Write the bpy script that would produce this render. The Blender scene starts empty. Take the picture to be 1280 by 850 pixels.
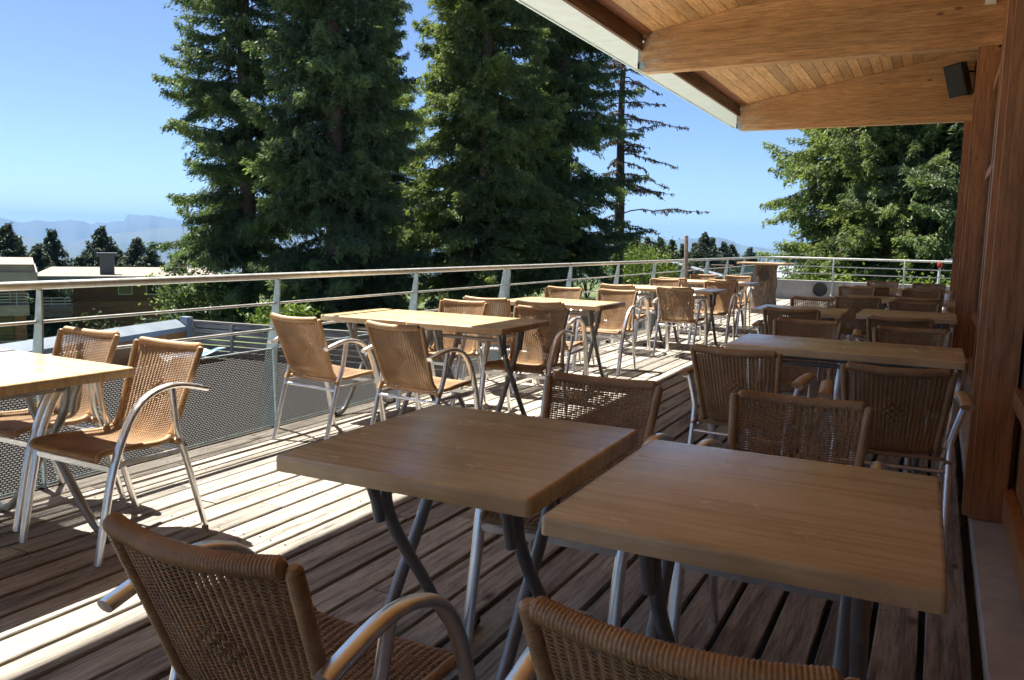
import bpy, bmesh, math, random
import numpy as np
from mathutils import Vector, Matrix
R = math.radians
PI = math.pi
S = bpy.context.scene
COL = S.collection
rng = np.random.default_rng(7)
random.seed(7)

# ------------------------------------------------------------------ object helpers
def tag(o, label=None, cat=None, group=None, kind=None):
    if label: o['label'] = label
    if cat: o['category'] = cat
    if group: o['group'] = group
    if kind: o['kind'] = kind
    return o

def thing(name, label, cat, loc=(0, 0, 0), rz=0.0, group=None):
    o = bpy.data.objects.new(name, None)
    COL.objects.link(o)
    o.location = loc
    o.rotation_euler = (0, 0, rz)
    o.empty_display_size = .1
    return tag(o, label, cat, group)

def dup(root, loc, rz, label, group=None):
    r = root.copy(); COL.objects.link(r)
    r.location = loc; r.rotation_euler = (0, 0, rz)
    r['label'] = label
    if group: r['group'] = group
    for ch in list(root.children):
        c = ch.copy(); COL.objects.link(c); c.parent = r
        for g in ch.children:
            d = g.copy(); COL.objects.link(d); d.parent = c
    return r

class MB:
    """collects geometry, builds ONE mesh object"""
    def __init__(s):
        s.v = []; s.f = []; s.n = 0; s.rnd = []
    def add(s, verts, faces, rnd=None):
        verts = np.asarray(verts, float).reshape(-1, 3)
        faces = np.asarray(faces, int)
        s.v.append(verts)
        s.f.append(faces + s.n)
        s.n += len(verts)
        s.rnd.append(np.full(len(faces), rng.random() if rnd is None else rnd))
        return s
    def box(s, a, b, rnd=None):
        (x0, y0, z0), (x1, y1, z1) = a, b
        v = [(x0,y0,z0),(x1,y0,z0),(x1,y1,z0),(x0,y1,z0),(x0,y0,z1),(x1,y0,z1),(x1,y1,z1),(x0,y1,z1)]
        return s.hexa(v, rnd)
    def hexa(s, v, rnd=None):
        return s.add(v, [(0,3,2,1),(4,5,6,7),(0,1,5,4),(1,2,6,5),(2,3,7,6),(3,0,4,7)], rnd)
    def beam(s, p, q, w, h, rnd=None, up=(0, 0, 1)):
        p = np.array(p, float); q = np.array(q, float)
        t = q - p; t /= np.linalg.norm(t)
        a = np.cross(t, up); a /= np.linalg.norm(a)
        b = np.cross(a, t)
        v = [c + i*a*w/2 + j*b*h/2 for c in (p, q) for i, j in ((-1,-1),(1,-1),(1,1),(-1,1))]
        return s.add(v, [(0,1,2,3),(7,6,5,4),(0,4,5,1),(1,5,6,2),(2,6,7,3),(3,7,4,0)], rnd)
    def sweep(s, path, rad, n=8, xdir=None, wa=1., wb=1., caps=True, rnd=None):
        P = np.asarray(path, float); m = len(P)
        rad = np.broadcast_to(np.asarray(rad, float), (m,))
        T = np.gradient(P, axis=0)
        T /= np.linalg.norm(T, axis=1)[:, None] + 1e-12
        if xdir is not None:
            X = np.broadcast_to(np.asarray(xdir, float), (m, 3))
            A = X - (X*T).sum(1)[:, None]*T
            A /= np.linalg.norm(A, axis=1)[:, None]
        else:
            A = np.zeros((m, 3))
            a = np.cross(T[0], (0, 0, 1.))
            if np.linalg.norm(a) < .2: a = np.cross(T[0], (1., 0, 0))
            for i in range(m):
                a = a - a.dot(T[i])*T[i]; a /= np.linalg.norm(a); A[i] = a
        B = np.cross(T, A)
        th = np.arange(n)*2*PI/n + PI/n
        V = P[:, None, :] + rad[:, None, None]*(wa*np.cos(th)[None, :, None]*A[:, None, :] + wb*np.sin(th)[None, :, None]*B[:, None, :])
        i = np.arange(m-1)[:, None]*n; j = np.arange(n)[None, :]; k = (j+1) % n
        F = np.stack([i+j, i+k, i+k+n, i+j+n], -1).reshape(-1, 4)
        s.add(V.reshape(-1, 3), F, rnd)
        if caps:
            for idx, flip in ((0, True), (m-1, False)):
                ring = V[idx]; c = ring.mean(0)
                vv = np.vstack([ring, c]); ff = []
                for q in range(0, n, 2):
                    a_, b_, c_ = q, (q+1) % n, (q+2) % n
                    ff.append((n, b_, a_, n) if False else ((c_, b_, a_, n) if flip else (a_, b_, c_, n)))
                s.add(vv, ff, rnd)
        return s
    def lathe(s, prof, c=(0, 0, 0), n=24, rnd=None):
        c = np.array(c, float)
        V = np.array([[(r*math.cos(a), r*math.sin(a), z) for a in np.arange(n)*2*PI/n] for r, z in prof]) + c
        m = len(prof)
        i = np.arange(m-1)[:, None]*n; j = np.arange(n)[None, :]; k = (j+1) % n
        F = np.stack([i+j, i+k, i+k+n, i+j+n], -1).reshape(-1, 4)
        return s.add(V.reshape(-1, 3), F, rnd)
    def build(s, name, mat, parent=None, smooth=False, loc=None, bevel=0, sharp=None):
        V = np.vstack(s.v); F = np.vstack(s.f)
        me = bpy.data.meshes.new(name)
        me.vertices.add(len(V)); me.vertices.foreach_set('co', V.ravel())
        me.loops.add(F.size); me.polygons.add(len(F))
        me.loops.foreach_set('vertex_index', F.ravel().astype(np.int32))
        me.polygons.foreach_set('loop_start', np.arange(0, F.size, 4, dtype=np.int32))
        me.update(calc_edges=True)
        at = me.attributes.new('rnd', 'FLOAT', 'FACE')
        at.data.foreach_set('value', np.concatenate(s.rnd).astype(np.float32))
        me.polygons.foreach_set('use_smooth', np.full(len(F), smooth))
        if bevel:
            bm = bmesh.new(); bm.from_mesh(me)
            bmesh.ops.remove_doubles(bm, verts=bm.verts, dist=1e-5)
            es = [e for e in bm.edges if len(e.link_faces) == 2 and e.calc_face_angle(0) > R(35)]
            bmesh.ops.bevel(bm, geom=es, offset=bevel, segments=2 if bevel < .004 else 3, affect='EDGES', profile=.6)
            bm.to_mesh(me); bm.free()
        me.materials.append(mat)
        o = bpy.data.objects.new(name, me); COL.objects.link(o)
        if parent is not None: o.parent = parent
        if loc is not None: o.location = loc
        return o

def smooth_path(pts, it=3):
    P = np.array(pts, float)
    for _ in range(it):
        a = .75*P[:-1] + .25*P[1:]; b = .25*P[:-1] + .75*P[1:]
        Q = np.empty((2*len(a), P.shape[1])); Q[0::2] = a; Q[1::2] = b
        P = np.vstack([P[:1], Q, P[-1:]])
    return P

# ------------------------------------------------------------------ materials
def new_mat(name):
    m = bpy.data.materials.new(name); m.use_nodes = True
    nt = m.node_tree; nt.nodes.clear()
    out = nt.nodes.new('ShaderNodeOutputMaterial')
    b = nt.nodes.new('ShaderNodeBsdfPrincipled')
    nt.links.new(b.outputs[0], out.inputs[0])
    return m, nt, b, out

def nd(nt, t, **kw):
    n = nt.nodes.new(t)
    for k, v in kw.items():
        if k in n.inputs: n.inputs[k].default_value = v
        else: setattr(n, k, v)
    return n

def coords(nt, scale=(1, 1, 1), kind='Object', rot=(0, 0, 0)):
    tc = nt.nodes.new('ShaderNodeTexCoord'); mp = nt.nodes.new('ShaderNodeMapping')
    mp.inputs['Scale'].default_value = scale; mp.inputs['Rotation'].default_value = rot
    nt.links.new(tc.outputs[kind], mp.inputs[0]); return mp

def noise(nt, vec, scale, detail=4, rough=.6, dist=0.):
    n = nt.nodes.new('ShaderNodeTexNoise')
    n.inputs['Scale'].default_value = scale; n.inputs['Detail'].default_value = detail
    n.inputs['Roughness'].default_value = rough; n.inputs['Distortion'].default_value = dist
    nt.links.new(vec.outputs[0], n.inputs['Vector']); return n

def ramp(nt, src, stops, sock=0):
    r = nt.nodes.new('ShaderNodeValToRGB'); e = r.color_ramp.elements
    while len(e) < len(stops): e.new(.5)
    for i, (p, c) in enumerate(stops):
        e[i].position = p; e[i].color = (*c, 1) if len(c) == 3 else c
    nt.links.new(src.outputs[sock], r.inputs[0]); return r

def mixc(nt, a, b, fac, mode='MIX'):
    m = nt.nodes.new('ShaderNodeMix'); m.data_type = 'RGBA'; m.blend_type = mode
    for sock, v in ((6, a), (7, b), (0, fac)):
        if isinstance(v, (tuple, list)): m.inputs[sock].default_value = (*v, 1)
        elif isinstance(v, (int, float)): m.inputs[sock].default_value = v
        else: nt.links.new(v, m.inputs[sock])
    return m.outputs[2]

def bump(nt, b, h, strength=.3, dist=.01):
    bp = nt.nodes.new('ShaderNodeBump'); bp.inputs['Strength'].default_value = strength
    bp.inputs['Distance'].default_value = dist
    nt.links.new(h, bp.inputs['Height']); nt.links.new(bp.outputs[0], b.inputs['Normal'])

def attr(nt, name='rnd'):
    a = nt.nodes.new('ShaderNodeAttribute'); a.attribute_name = name; return a

def wood(name, c0, c1, c2, axis='Y', rough=.6, grain=26, knots=True, plank=.35, bumpy=.25, weather=0, streak=1.0):
    """plank/beam wood: long grain, per-plank shift through attribute rnd, knots"""
    m, nt, b, out = new_mat(name)
    L = nt.links
    long_, wide = .55, 1.0
    sc = {'X': (long_*.12, 1, 1), 'Y': (1, long_*.12, 1), 'Z': (1, 1, long_*.12)}[axis]
    tc = nt.nodes.new('ShaderNodeTexCoord')
    a = attr(nt)
    off = nt.nodes.new('ShaderNodeVectorMath'); off.operation = 'SCALE'
    cmb = nt.nodes.new('ShaderNodeCombineXYZ')
    for i in range(3): L.new(a.outputs['Fac'], cmb.inputs[i])
    L.new(cmb.outputs[0], off.inputs[0]); off.inputs[3].default_value = 37.3
    ad = nt.nodes.new('ShaderNodeVectorMath'); ad.operation = 'ADD'
    L.new(tc.outputs['Object'], ad.inputs[0]); L.new(off.outputs[0], ad.inputs[1])
    mp = nt.nodes.new('ShaderNodeMapping'); mp.inputs['Scale'].default_value = sc
    L.new(ad.outputs[0], mp.inputs[0])
    n1 = noise(nt, mp, grain*streak, 6, .65, .6)
    n2 = noise(nt, mp, grain*4.5, 3, .7, .2)
    n3 = noise(nt, ad, 1.3, 3, .6)
    r1 = ramp(nt, n1, [(.3, c0), (.52, c1), (.75, c2)])
    col = mixc(nt, r1.outputs[0], (.5, .5, .5), 0.0)
    fine = ramp(nt, n2, [(.36, (.55,)*3), (.56, (1.08,)*3)])
    col = mixc(nt, col, fine.outputs[0], .75, 'MULTIPLY')
    pv = ramp(nt, a, [(0, (1-plank,)*3), (.5, (1, 1-.06*plank, 1-.12*plank)), (1, (1+plank*.6,)*3)], 2)
    col = mixc(nt, col, pv.outputs[0], 1., 'MULTIPLY')
    lg = ramp(nt, n3, [(.3, (.86,)*3), (.7, (1.1,)*3)])
    col = mixc(nt, col, lg.outputs[0], 1., 'MULTIPLY')
    if knots:
        kmp = nt.nodes.new('ShaderNodeMapping')
        kmp.inputs['Scale'].default_value = {'X': (.45, 1, 1), 'Y': (1, .45, 1), 'Z': (1, 1, .45)}[axis]
        L.new(ad.outputs[0], kmp.inputs[0])
        vo = nt.nodes.new('ShaderNodeTexVoronoi'); vo.inputs['Scale'].default_value = 3.6
        L.new(kmp.outputs[0], vo.inputs['Vector'])
        kr = ramp(nt, vo, [(.02, (0,)*3), (.055, (.35,)*3), (.085, (1,)*3)])
        inv = mixc(nt, (c0[0]*.35, c0[1]*.3, c0[2]*.25), col, kr.outputs[0])
        col = inv
    if weather:
        w = noise(nt, ad, .55, 5, .7)
        wr = ramp(nt, w, [(.45, (0,)*3), (.75, (weather,)*3)])
        col = mixc(nt, col, (.30, .27, .24), wr.outputs[0])
    L.new(col, b.inputs['Base Color'])
    b.inputs['Roughness'].default_value = rough
    hm = mixc(nt, n1.outputs[0], n2.outputs[0], .5)
    bump(nt, b, hm, bumpy, .006)
    return m

def plain(name, col, rough=.5, metal=0., var=.15, scale=8, bumpy=0., spec=None, dirt=None):
    m, nt, b, out = new_mat(name)
    mp = coords(nt)
    n = noise(nt, mp, scale, 5, .6)
    r = ramp(nt, n, [(.3, tuple(c*(1-var) for c in col)), (.7, tuple(min(1, c*(1+var)) for c in col))])
    c = r.outputs[0]
    if dirt:
        n2 = noise(nt, mp, scale*.35, 6, .7)
        rr = ramp(nt, n2, [(.5, (0,)*3), (.72, (.7,)*3)])
        c = mixc(nt, c, dirt, rr.outputs[0])
    nt.links.new(c, b.inputs['Base Color'])
    rr = ramp(nt, n, [(.2, (max(0, rough-.1),)*3), (.8, (min(1, rough+.12),)*3)])
    nt.links.new(rr.outputs[0], b.inputs['Roughness'])
    b.inputs['Metallic'].default_value = metal
    if spec is not None: b.inputs['Specular IOR Level'].default_value = spec
    if bumpy: bump(nt, b, n.outputs[0], bumpy, .01)
    return m

M = {}
M['table'] = None
def table_mat():
    m, nt, b, out = new_mat('beech_laminate')
    L = nt.links
    mp = coords(nt, (.45, 14, 4))
    n1 = noise(nt, mp, 3.2, 3, .5, .0)
    mp2 = coords(nt, (3, 60, 30)); n2 = noise(nt, mp2, 2.2, 3, .6)
    oi = nt.nodes.new('ShaderNodeObjectInfo')
    r = ramp(nt, n1, [(.25, (.58, .39, .19)), (.45, (.71, .52, .285)), (.6, (.78, .60, .35)), (.78, (.66, .46, .24))])
    f = ramp(nt, n2, [(.35, (.86,)*3), (.65, (1.04,)*3)])
    c = mixc(nt, r.outputs[0], f.outputs[0], .8, 'MULTIPLY')
    n5 = noise(nt, coords(nt, (1, 1.6, 1)), 3.1, 4, .6); r5 = ramp(nt, n5, [(.32, (.80, .77, .73)), (.55, (1, 1, 1)), (.75, (1.06, 1.05, 1.02))]); c = mixc(nt, c, r5.outputs[0], 1., 'MULTIPLY')
    L.new(c, b.inputs['Base Color'])
    mp3 = coords(nt, (1, 1, 1)); n3 = noise(nt, mp3, 7, 4, .6)
    rr = ramp(nt, n3, [(.3, (.2,)*3), (.75, (.3,)*3)]); L.new(rr.outputs[0], b.inputs['Roughness'])
    b.inputs['Specular IOR Level'].default_value = .45
    return m
M['table'] = table_mat()
def wicker_mat():
    m, nt, b, out = new_mat('rattan')
    L = nt.links
    mp = coords(nt)
    n1 = noise(nt, mp, 9, 4, .6); n2 = noise(nt, mp, 130, 3, .6)
    r = ramp(nt, n1, [(.3, (.32, .185, .085)), (.55, (.44, .27, .13)), (.8, (.54, .35, .18))])
    f = ramp(nt, n2, [(.3, (.78,)*3), (.7, (1.12,)*3)])
    c = mixc(nt, r.outputs[0], f.outputs[0], .8, 'MULTIPLY')
    oi = nt.nodes.new('ShaderNodeObjectInfo'); orp = ramp(nt, oi, [(0, (.84, .82, .80)), (.5, (1, 1, 1)), (1, (1.12, 1.1, 1.08))], 5)
    c = mixc(nt, c, orp.outputs[0], 1., 'MULTIPLY')
    L.new(c, b.inputs['Base Color'])
    b.inputs['Roughness'].default_value = .42
    b.inputs['Specular IOR Level'].default_value = .45
    return m
M['wicker'] = wicker_mat()
M['alu'] = plain('brushed_aluminium', (.88, .88, .87), .33, 1., .08, 30)
M['steel'] = plain('grey_steel_tube', (.30, .31, .315), .38, .55, .12, 14)
M['galv'] = plain('galvanised_steel', (.30, .37, .38), .5, .4, .25, 22, .05)
M['rail'] = plain('handrail_steel', (.46, .47, .45), .5, .45, .18, 18)
M['rubber'] = plain('black_rubber', (.02, .02, .02), .6)
M['armwood'] = wood('arm_wood', (.42, .25, .11), (.52, .33, .16), (.6, .4, .21), 'Y', .4, 30, False, .1, .05)
M['deck'] = None
def deck_mat():
    m = wood('weathered_deck', (.10, .088, .07), (.37, .335, .285), (.50, .46, .40), 'Y', .75, 26, True, .40, .9, 0)
    return m
M['deck'] = deck_mat()
M['beam'] = wood('glulam', (.55, .29, .11), (.68, .40, .17), (.76, .49, .24), 'X', .55, 12, True, .2, .12)
def beam_details():
    nt = M['beam'].node_tree; b = [n for n in nt.nodes if n.type == 'BSDF_PRINCIPLED'][0]; L = nt.links
    src = b.inputs['Base Color'].links[0].from_socket
    tc = nt.nodes.new('ShaderNodeTexCoord'); sp = nt.nodes.new('ShaderNodeSeparateXYZ'); L.new(tc.outputs['Object'], sp.inputs[0])
    def mt(op, a, b_=None):
        n = nt.nodes.new('ShaderNodeMath'); n.operation = op
        for i, v in enumerate((a, b_)):
            if v is None: continue
            if isinstance(v, (int, float)): n.inputs[i].default_value = v
            else: L.new(v, n.inputs[i])
        return n.outputs[0]
    fr = mt('FRACT', mt('MULTIPLY', sp.outputs[2], 1/.092))
    line = mt('MULTIPLY', mt('LESS_THAN', fr, .035), .35)
    lam = mt('FLOOR', mt('MULTIPLY', sp.outputs[2], 1/.092))
    wn = nt.nodes.new('ShaderNodeTexWhiteNoise'); wn.noise_dimensions = '1D'; L.new(lam, wn.inputs['W'])
    lr = ramp(nt, wn, [(0, (.84, .82, .80)), (1, (1.08, 1.06, 1.04))])
    c = mixc(nt, src, lr.outputs[0], 1., 'MULTIPLY')
    c = mixc(nt, c, (.20, .09, .03), line)
    mp = coords(nt, (.35, 1, 9)); n = noise(nt, mp, 2.4, 6, .75)
    cr = ramp(nt, n, [(.485, (0,)*3), (.5, (.6,)*3), (.515, (0,)*3)])
    c = mixc(nt, c, (.22, .10, .04), cr.outputs[0])
    # weathered beam heads
    mr = nt.nodes.new('ShaderNodeMapRange'); L.new(sp.outputs[0], mr.inputs[0])
    mr.inputs[1].default_value = -2.9; mr.inputs[2].default_value = -3.45
    n2 = noise(nt, coords(nt, (1, 1, 2.5)), 5, 5, .7); r2 = ramp(nt, n2, [(.42, (0,)*3), (.6, (1,)*3)])
    w = mt('MULTIPLY', mr.outputs[0], r2.outputs[0])
    c = mixc(nt, c, (.62, .52, .40), w)
    L.new(c, b.inputs['Base Color'])
beam_details()
M['ceil'] = wood('ceiling_boards', (.56, .31, .12), (.70, .42, .18), (.78, .52, .26), 'Y', .55, 16, True, .3, .12)
M['ceilred'] = wood('red_board', (.25, .08, .03), (.36, .13, .05), (.42, .17, .07), 'Y', .55, 16, False, .2, .12)
M['darkboard'] = wood('dark_board', (.09, .045, .025), (.16, .085, .05), (.30, .22, .17), 'Y', .7, 10, False, .3, .3, .5)
M['post'] = wood('post_wood', (.32, .125, .042), (.45, .195, .07), (.54, .255, .105), 'Z', .5, 14, True, .2, .15)
M['postlit'] = M['post']
M['wallwood'] = wood('cladding', (.115, .06, .035), (.19, .105, .062), (.27, .16, .10), 'X', .7, 10, False, .45, .2)
M['fascia'] = plain('painted_fascia', (.74, .86, .86), .5, 0, .06, 5)
M['concrete'] = plain('concrete', (.30, .295, .28), .85, 0, .22, 3, .25, dirt=(.2, .19, .18))
M['sill'] = plain('concrete_sill', (.50, .49, .46), .8, 0, .18, 5, .2, dirt=(.24, .23, .21))
M['black'] = plain('black_plastic', (.012, .012, .012), .6, 0, .2, 30)
M['white'] = plain('white_plastic', (.75, .75, .72), .45)
M['red'] = plain('red_paint', (.5, .03, .03), .5)
M['chimney'] = plain('dark_metal', (.09, .10, .11), .5, .3)
M['stucco'] = plain('grey_render', (.30, .27, .24), .85, 0, .15, 2)
M['roof'] = plain('gravel_roof', (.26, .215, .17), .9, 0, .22, 1.2, .2)
M['roofmetal'] = plain('corrugated', (.42, .45, .48), .45, .4)
M['glass'] = plain('dark_glass', (.015, .018, .02), .06, 0, .1, 2, spec=.7)
M['coping'] = plain('pale_coping', (.21, .25, .29), .5, .2, .06, 2)
M['greywood'] = wood('grey_slats', (.20, .175, .15), (.30, .27, .235), (.40, .37, .33), 'X', .8, 14, False, .3, .2)
M['bark'] = plain('bark', (.085, .062, .048), .95, 0, .45, 9, 1.0)
M['deadbark'] = plain('dead_bark', (.06, .045, .036), .95, 0, .4, 9, .5)
M['log'] = None
def log_mat():
    m, nt, b, out = new_mat('peeled_log')
    mp = coords(nt, (1, 1, .35)); n = noise(nt, mp, 9, 6, .7, 1.2)
    n2 = noise(nt, coords(nt), 30, 4, .6)
    r = ramp(nt, n, [(.3, (.07, .045, .03)), (.48, (.20, .14, .095)), (.65, (.30, .235, .175)), (.8, (.38, .32, .26))])
    nt.links.new(r.outputs[0], b.inputs['Base Color']); b.inputs['Roughness'].default_value = .85
    bump(nt, b, n.outputs[0], .9, .03)
    return m
M['log'] = log_mat()
M['asphalt'] = plain('asphalt', (.045, .045, .045), .9, 0, .25, 12, .3)
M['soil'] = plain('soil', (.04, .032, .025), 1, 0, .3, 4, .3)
M['tarp'] = None

def foliage(name, dark, light, trans=.25, nscale=.55):
    m, nt, b, out = new_mat(name)
    L = nt.links
    a = attr(nt)
    n = noise(nt, coords(nt), nscale, 3, .6)
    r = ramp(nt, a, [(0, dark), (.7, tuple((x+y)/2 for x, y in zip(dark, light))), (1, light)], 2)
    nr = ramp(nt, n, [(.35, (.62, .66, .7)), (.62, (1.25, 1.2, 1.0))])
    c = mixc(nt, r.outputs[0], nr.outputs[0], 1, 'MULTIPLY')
    L.new(c, b.inputs['Base Color'])
    b.inputs['Roughness'].default_value = .55
    b.inputs['Specular IOR Level'].default_value = .3
    t = nt.nodes.new('ShaderNodeBsdfTranslucent')
    tcx = mixc(nt, c, (1.25, 1.25, .6), 1, 'MULTIPLY'); L.new(tcx, t.inputs[0])
    mx = nt.nodes.new('ShaderNodeMixShader'); mx.inputs[0].default_value = trans
    L.new(b.outputs[0], mx.inputs[1]); L.new(t.outputs[0], mx.inputs[2]); L.new(mx.outputs[0], out.inputs[0])
    return m
M['fir'] = foliage('fir_needles', (.08, .12, .072), (.19, .27, .12), .42, .45)
M['fir2'] = foliage('fir_needles_bright', (.085, .13, .065), (.27, .34, .12), .45, .45)
M['firfar'] = foliage('far_fir', (.035, .06, .035), (.075, .11, .05), .15, .2)
M['bush'] = foliage('shrub_leaves', (.07, .12, .03), (.20, .27, .06), .35, 1.2)
M['lichen'] = foliage('dead_twigs', (.055, .035, .025), (.12, .085, .06), .1)

def mesh_sheet_mat():
    m, nt, b, out = new_mat('perforated_panel')
    L = nt.links
    tc = nt.nodes.new('ShaderNodeTexCoord'); sp = nt.nodes.new('ShaderNodeSeparateXYZ')
    L.new(tc.outputs['Object'], sp.inputs[0])
    def mt(op, a, b_=None, c_=None):
        n = nt.nodes.new('ShaderNodeMath'); n.operation = op
        for i, v in enumerate((a, b_, c_)):
            if v is None: continue
            if isinstance(v, (int, float)): n.inputs[i].default_value = v
            else: L.new(v, n.inputs[i])
        return n.outputs[0]
    u = mt('MULTIPLY', sp.outputs[1], 1/.022); v = mt('MULTIPLY', sp.outputs[2], 1/.0115)
    row = mt('FLOOR', v)
    sh = mt('MULTIPLY', mt('MODULO', mt('ADD', row, 100.), 2.), .5)
    fu = mt('ABSOLUTE', mt('SUBTRACT', mt('FRACT', mt('ADD', mt('ADD', u, sh), 500.)), .5))
    fv = mt('ABSOLUTE', mt('SUBTRACT', mt('FRACT', mt('ADD', v, 100.)), .5))
    inu = mt('LESS_THAN', fu, .34); inv = mt('LESS_THAN', fv, .24)
    hole = mt('MULTIPLY', inu, inv)
    tr = nt.nodes.new('ShaderNodeBsdfTransparent'); mx = nt.nodes.new('ShaderNodeMixShader')
    L.new(hole, mx.inputs[0]); L.new(b.outputs[0], mx.inputs[1]); L.new(tr.outputs[0], mx.inputs[2])
    L.new(mx.outputs[0], out.inputs[0])
    b.inputs['Base Color'].default_value = (.10, .094, .086, 1)
    b.inputs['Metallic'].default_value = .5; b.inputs['Roughness'].default_value = .5
    return m
M['mesh'] = mesh_sheet_mat()

def ground_mat():
    m, nt, b, out = new_mat('ground_cover')
    mp = coords(nt); n = noise(nt, mp, .25, 6, .65); n2 = noise(nt, mp, 9, 4, .7)
    r = ramp(nt, n, [(.3, (.05, .07, .025)), (.5, (.085, .115, .03)), (.66, (.12, .14, .05)), (.8, (.14, .125, .08))])
    f = ramp(nt, n2, [(.3, (.6,)*3), (.7, (1.2,)*3)])
    c = mixc(nt, r.outputs[0], f.outputs[0], .8, 'MULTIPLY')
    sp = nt.nodes.new('ShaderNodeVectorMath'); sp.operation = 'LENGTH'
    nt.links.new(mp.outputs[0], sp.inputs[0])
    mr = nt.nodes.new('ShaderNodeMapRange'); mr.inputs[1].default_value = 110; mr.inputs[2].default_value = 260
    nt.links.new(sp.outputs['Value'], mr.inputs[0])
    c = mixc(nt, c, (.03, .05, .025), mr.outputs[0])
    nt.links.new(c, b.inputs['Base Color']); b.inputs['Roughness'].default_value = .95
    bump(nt, b, n2.outputs[0], .6, .06)
    return m
M['ground'] = ground_mat()
M['mountain'] = plain('mountain_rock', (.055, .07, .07), .95, 0, .35, .0012)

# ------------------------------------------------------------------ terrain
def sstep(a, b, x):
    t = np.clip((x-a)/(b-a), 0, 1); return t*t*(3-2*t)
def gz(x, y):
    x = np.asarray(x, float); y = np.asarray(y, float)
    r = np.hypot(x, y)
    z = -1.35 + 0*x
    z = z - 5.2*sstep(-15, -36, x)*(1-sstep(45, 75, y))
    z = z - .07*np.maximum(0, r-62)*(1-sstep(150, 260, r))
    z = z - .07*np.clip(r-62, 0, 120)*sstep(150, 260, r)
    z = z - 820*sstep(180, 4200, r)
    z = z + .25*np.sin(x*.13+1)*np.cos(y*.11)*sstep(24, 40, r)
    return z

rad = np.concatenate([[0], np.geomspace(3, 26000, 110)])
na = 160
g = MB()
an = np.arange(na)*2*PI/na
X = rad[:, None]*np.cos(an)[None]; Y = rad[:, None]*np.sin(an)[None]
Z = gz(X, Y)
V = np.stack([X, Y, Z], -1).reshape(-1, 3)
i = np.arange(len(rad)-1)[:, None]*na; j = np.arange(na)[None]; k = (j+1) % na
g.add(V, np.stack([i+j, i+na+j, i+na+k, i+k], -1).reshape(-1, 4), .5)
tag(g.build('ground', M['ground'], smooth=True), kind='structure')

# unseen pale ground added beside and behind the terrace to bounce light up, asphalt lane, dark soil beneath the deck
def sheet(name, mat, xs, ys, up):
    g = MB()
    xs = np.array(xs, float); ys = np.array(ys, float)
    XX, YY = np.meshgrid(xs, ys); V = np.stack([XX, YY, gz(XX, YY)+up], -1).reshape(-1, 3)
    n = len(xs); i = np.arange(len(ys)-1)[:, None]*n; j = np.arange(n-1)[None]
    g.add(V, np.stack([i+j, i+j+1, i+n+j+1, i+n+j], -1).reshape(-1, 4), .5)
    return tag(g.build(name, mat), kind='structure')
M['bounce_paving'] = plain('pale_bounce_paving', (.58, .55, .50), .85, 0, .10, 1.5, .1)
sheet('bounce_strip', M['bounce_paving'], [-7.6, -4.1], np.arange(1.0, 23, 2), .03)  # added out of sight as a reflector for the roof underside
sheet('bounce_forecourt', M['bounce_paving'], np.arange(-30, -4, 2.0), np.arange(-34, 1.1, 2), .034)  # unseen, put in to throw sunlight up towards the ceiling
sheet('service_lane', M['asphalt'], [-14.2, -12, -10, -7.62], np.arange(1.0, 23, 2), .038)
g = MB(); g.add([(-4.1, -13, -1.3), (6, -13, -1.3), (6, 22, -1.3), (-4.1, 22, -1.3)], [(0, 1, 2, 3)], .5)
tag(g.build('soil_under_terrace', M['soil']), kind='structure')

# ------------------------------------------------------------------ mountains
def ridge(name, D, prof, zbase, depth):
    az = np.array([p[0] for p in prof]); tz = np.array([p[1] for p in prof])
    a = np.linspace(az[0], az[-1], 260)
    e = np.interp(a, az, tz)
    e = e + .0006*np.abs(np.sin(a*9.1))*np.sin(a*2.7+1) + .00045*np.sin(a*23.1)*np.sin(a*7.7+1) + .0003*np.sin(a*41)
    top = 1.3 + D*e
    rows = []
    T = [0, .12, .25, .4, .55, .7, .85, 1, 1.12, 1.3, 1.6]
    for t in T:
        if t <= 1:
            rr = D - depth*(1-t); zz = zbase + (top-zbase)*(t**1.15)
            rr = rr + depth*.16*np.sin(a*3.1+t*3)*(1-t)*t*4*.6
            zz = zz + 70*np.sin(a*5.3+t*9)*np.sin(a*2.1)*t*(1-t)*4*(D/14000)
        else:
            rr = D + depth*(t-1); zz = top - (top-zbase)*((t-1)/.6)**1.1
        ar = np.radians(a)
        rows.append(np.stack([rr*np.sin(ar), rr*np.cos(ar), zz + 0*ar], -1))
    V = np.stack(rows); m, n = V.shape[:2]
    ii = np.arange(m-1)[:, None]*n; jj = np.arange(n-1)[None]
    g = MB(); g.add(V.reshape(-1, 3), np.stack([ii+jj, ii+jj+1, ii+n+jj+1, ii+n+jj], -1).reshape(-1, 4), .5)
    return tag(g.build(name, M['mountain'], smooth=True), kind='structure')
ridge('mountain_range', 14000, [(-80, .006), (-70, .009), (-62.0, 0.0081), (-59.65, 0.0119), (-59.32, 0.01127), (-58.68, 0.00792), (-58.19, 0.00777), (-57.93, 0.01041), (-57.52, 0.0098), (-57.1, 0.00919), (-56.54, 0.01034), (-55.89, 0.01121), (-55.24, 0.01019), (-54.89, 0.0078), (-54.4, 0.01064), (-53.91, 0.00917), (-53.59, 0.01107), (-52.91, 0.01187), (-52.81, 0.01978), (-52.35, 0.01918), (-51.51, 0.01923), (-50.95, 0.01778), (-49.48, 0.01412), (-47.05, 0.009), (-40.88, 0.00526), (-30, .002)], -780, 3600)
ridge('mountain_foothills', 9000, [(-80, -.004), (-62.02, 0.00091), (-59.68, -0.00123), (-58.88, -0.00418), (-57.4, -0.01115), (-56.38, -0.01506), (-55.06, -0.00775), (-53.71, -0.00289), (-50.93, 0.00537), (-48.04, 0.00762), (-40.88, 0.00337), (-30, -.004)], -780, 2600)
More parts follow.
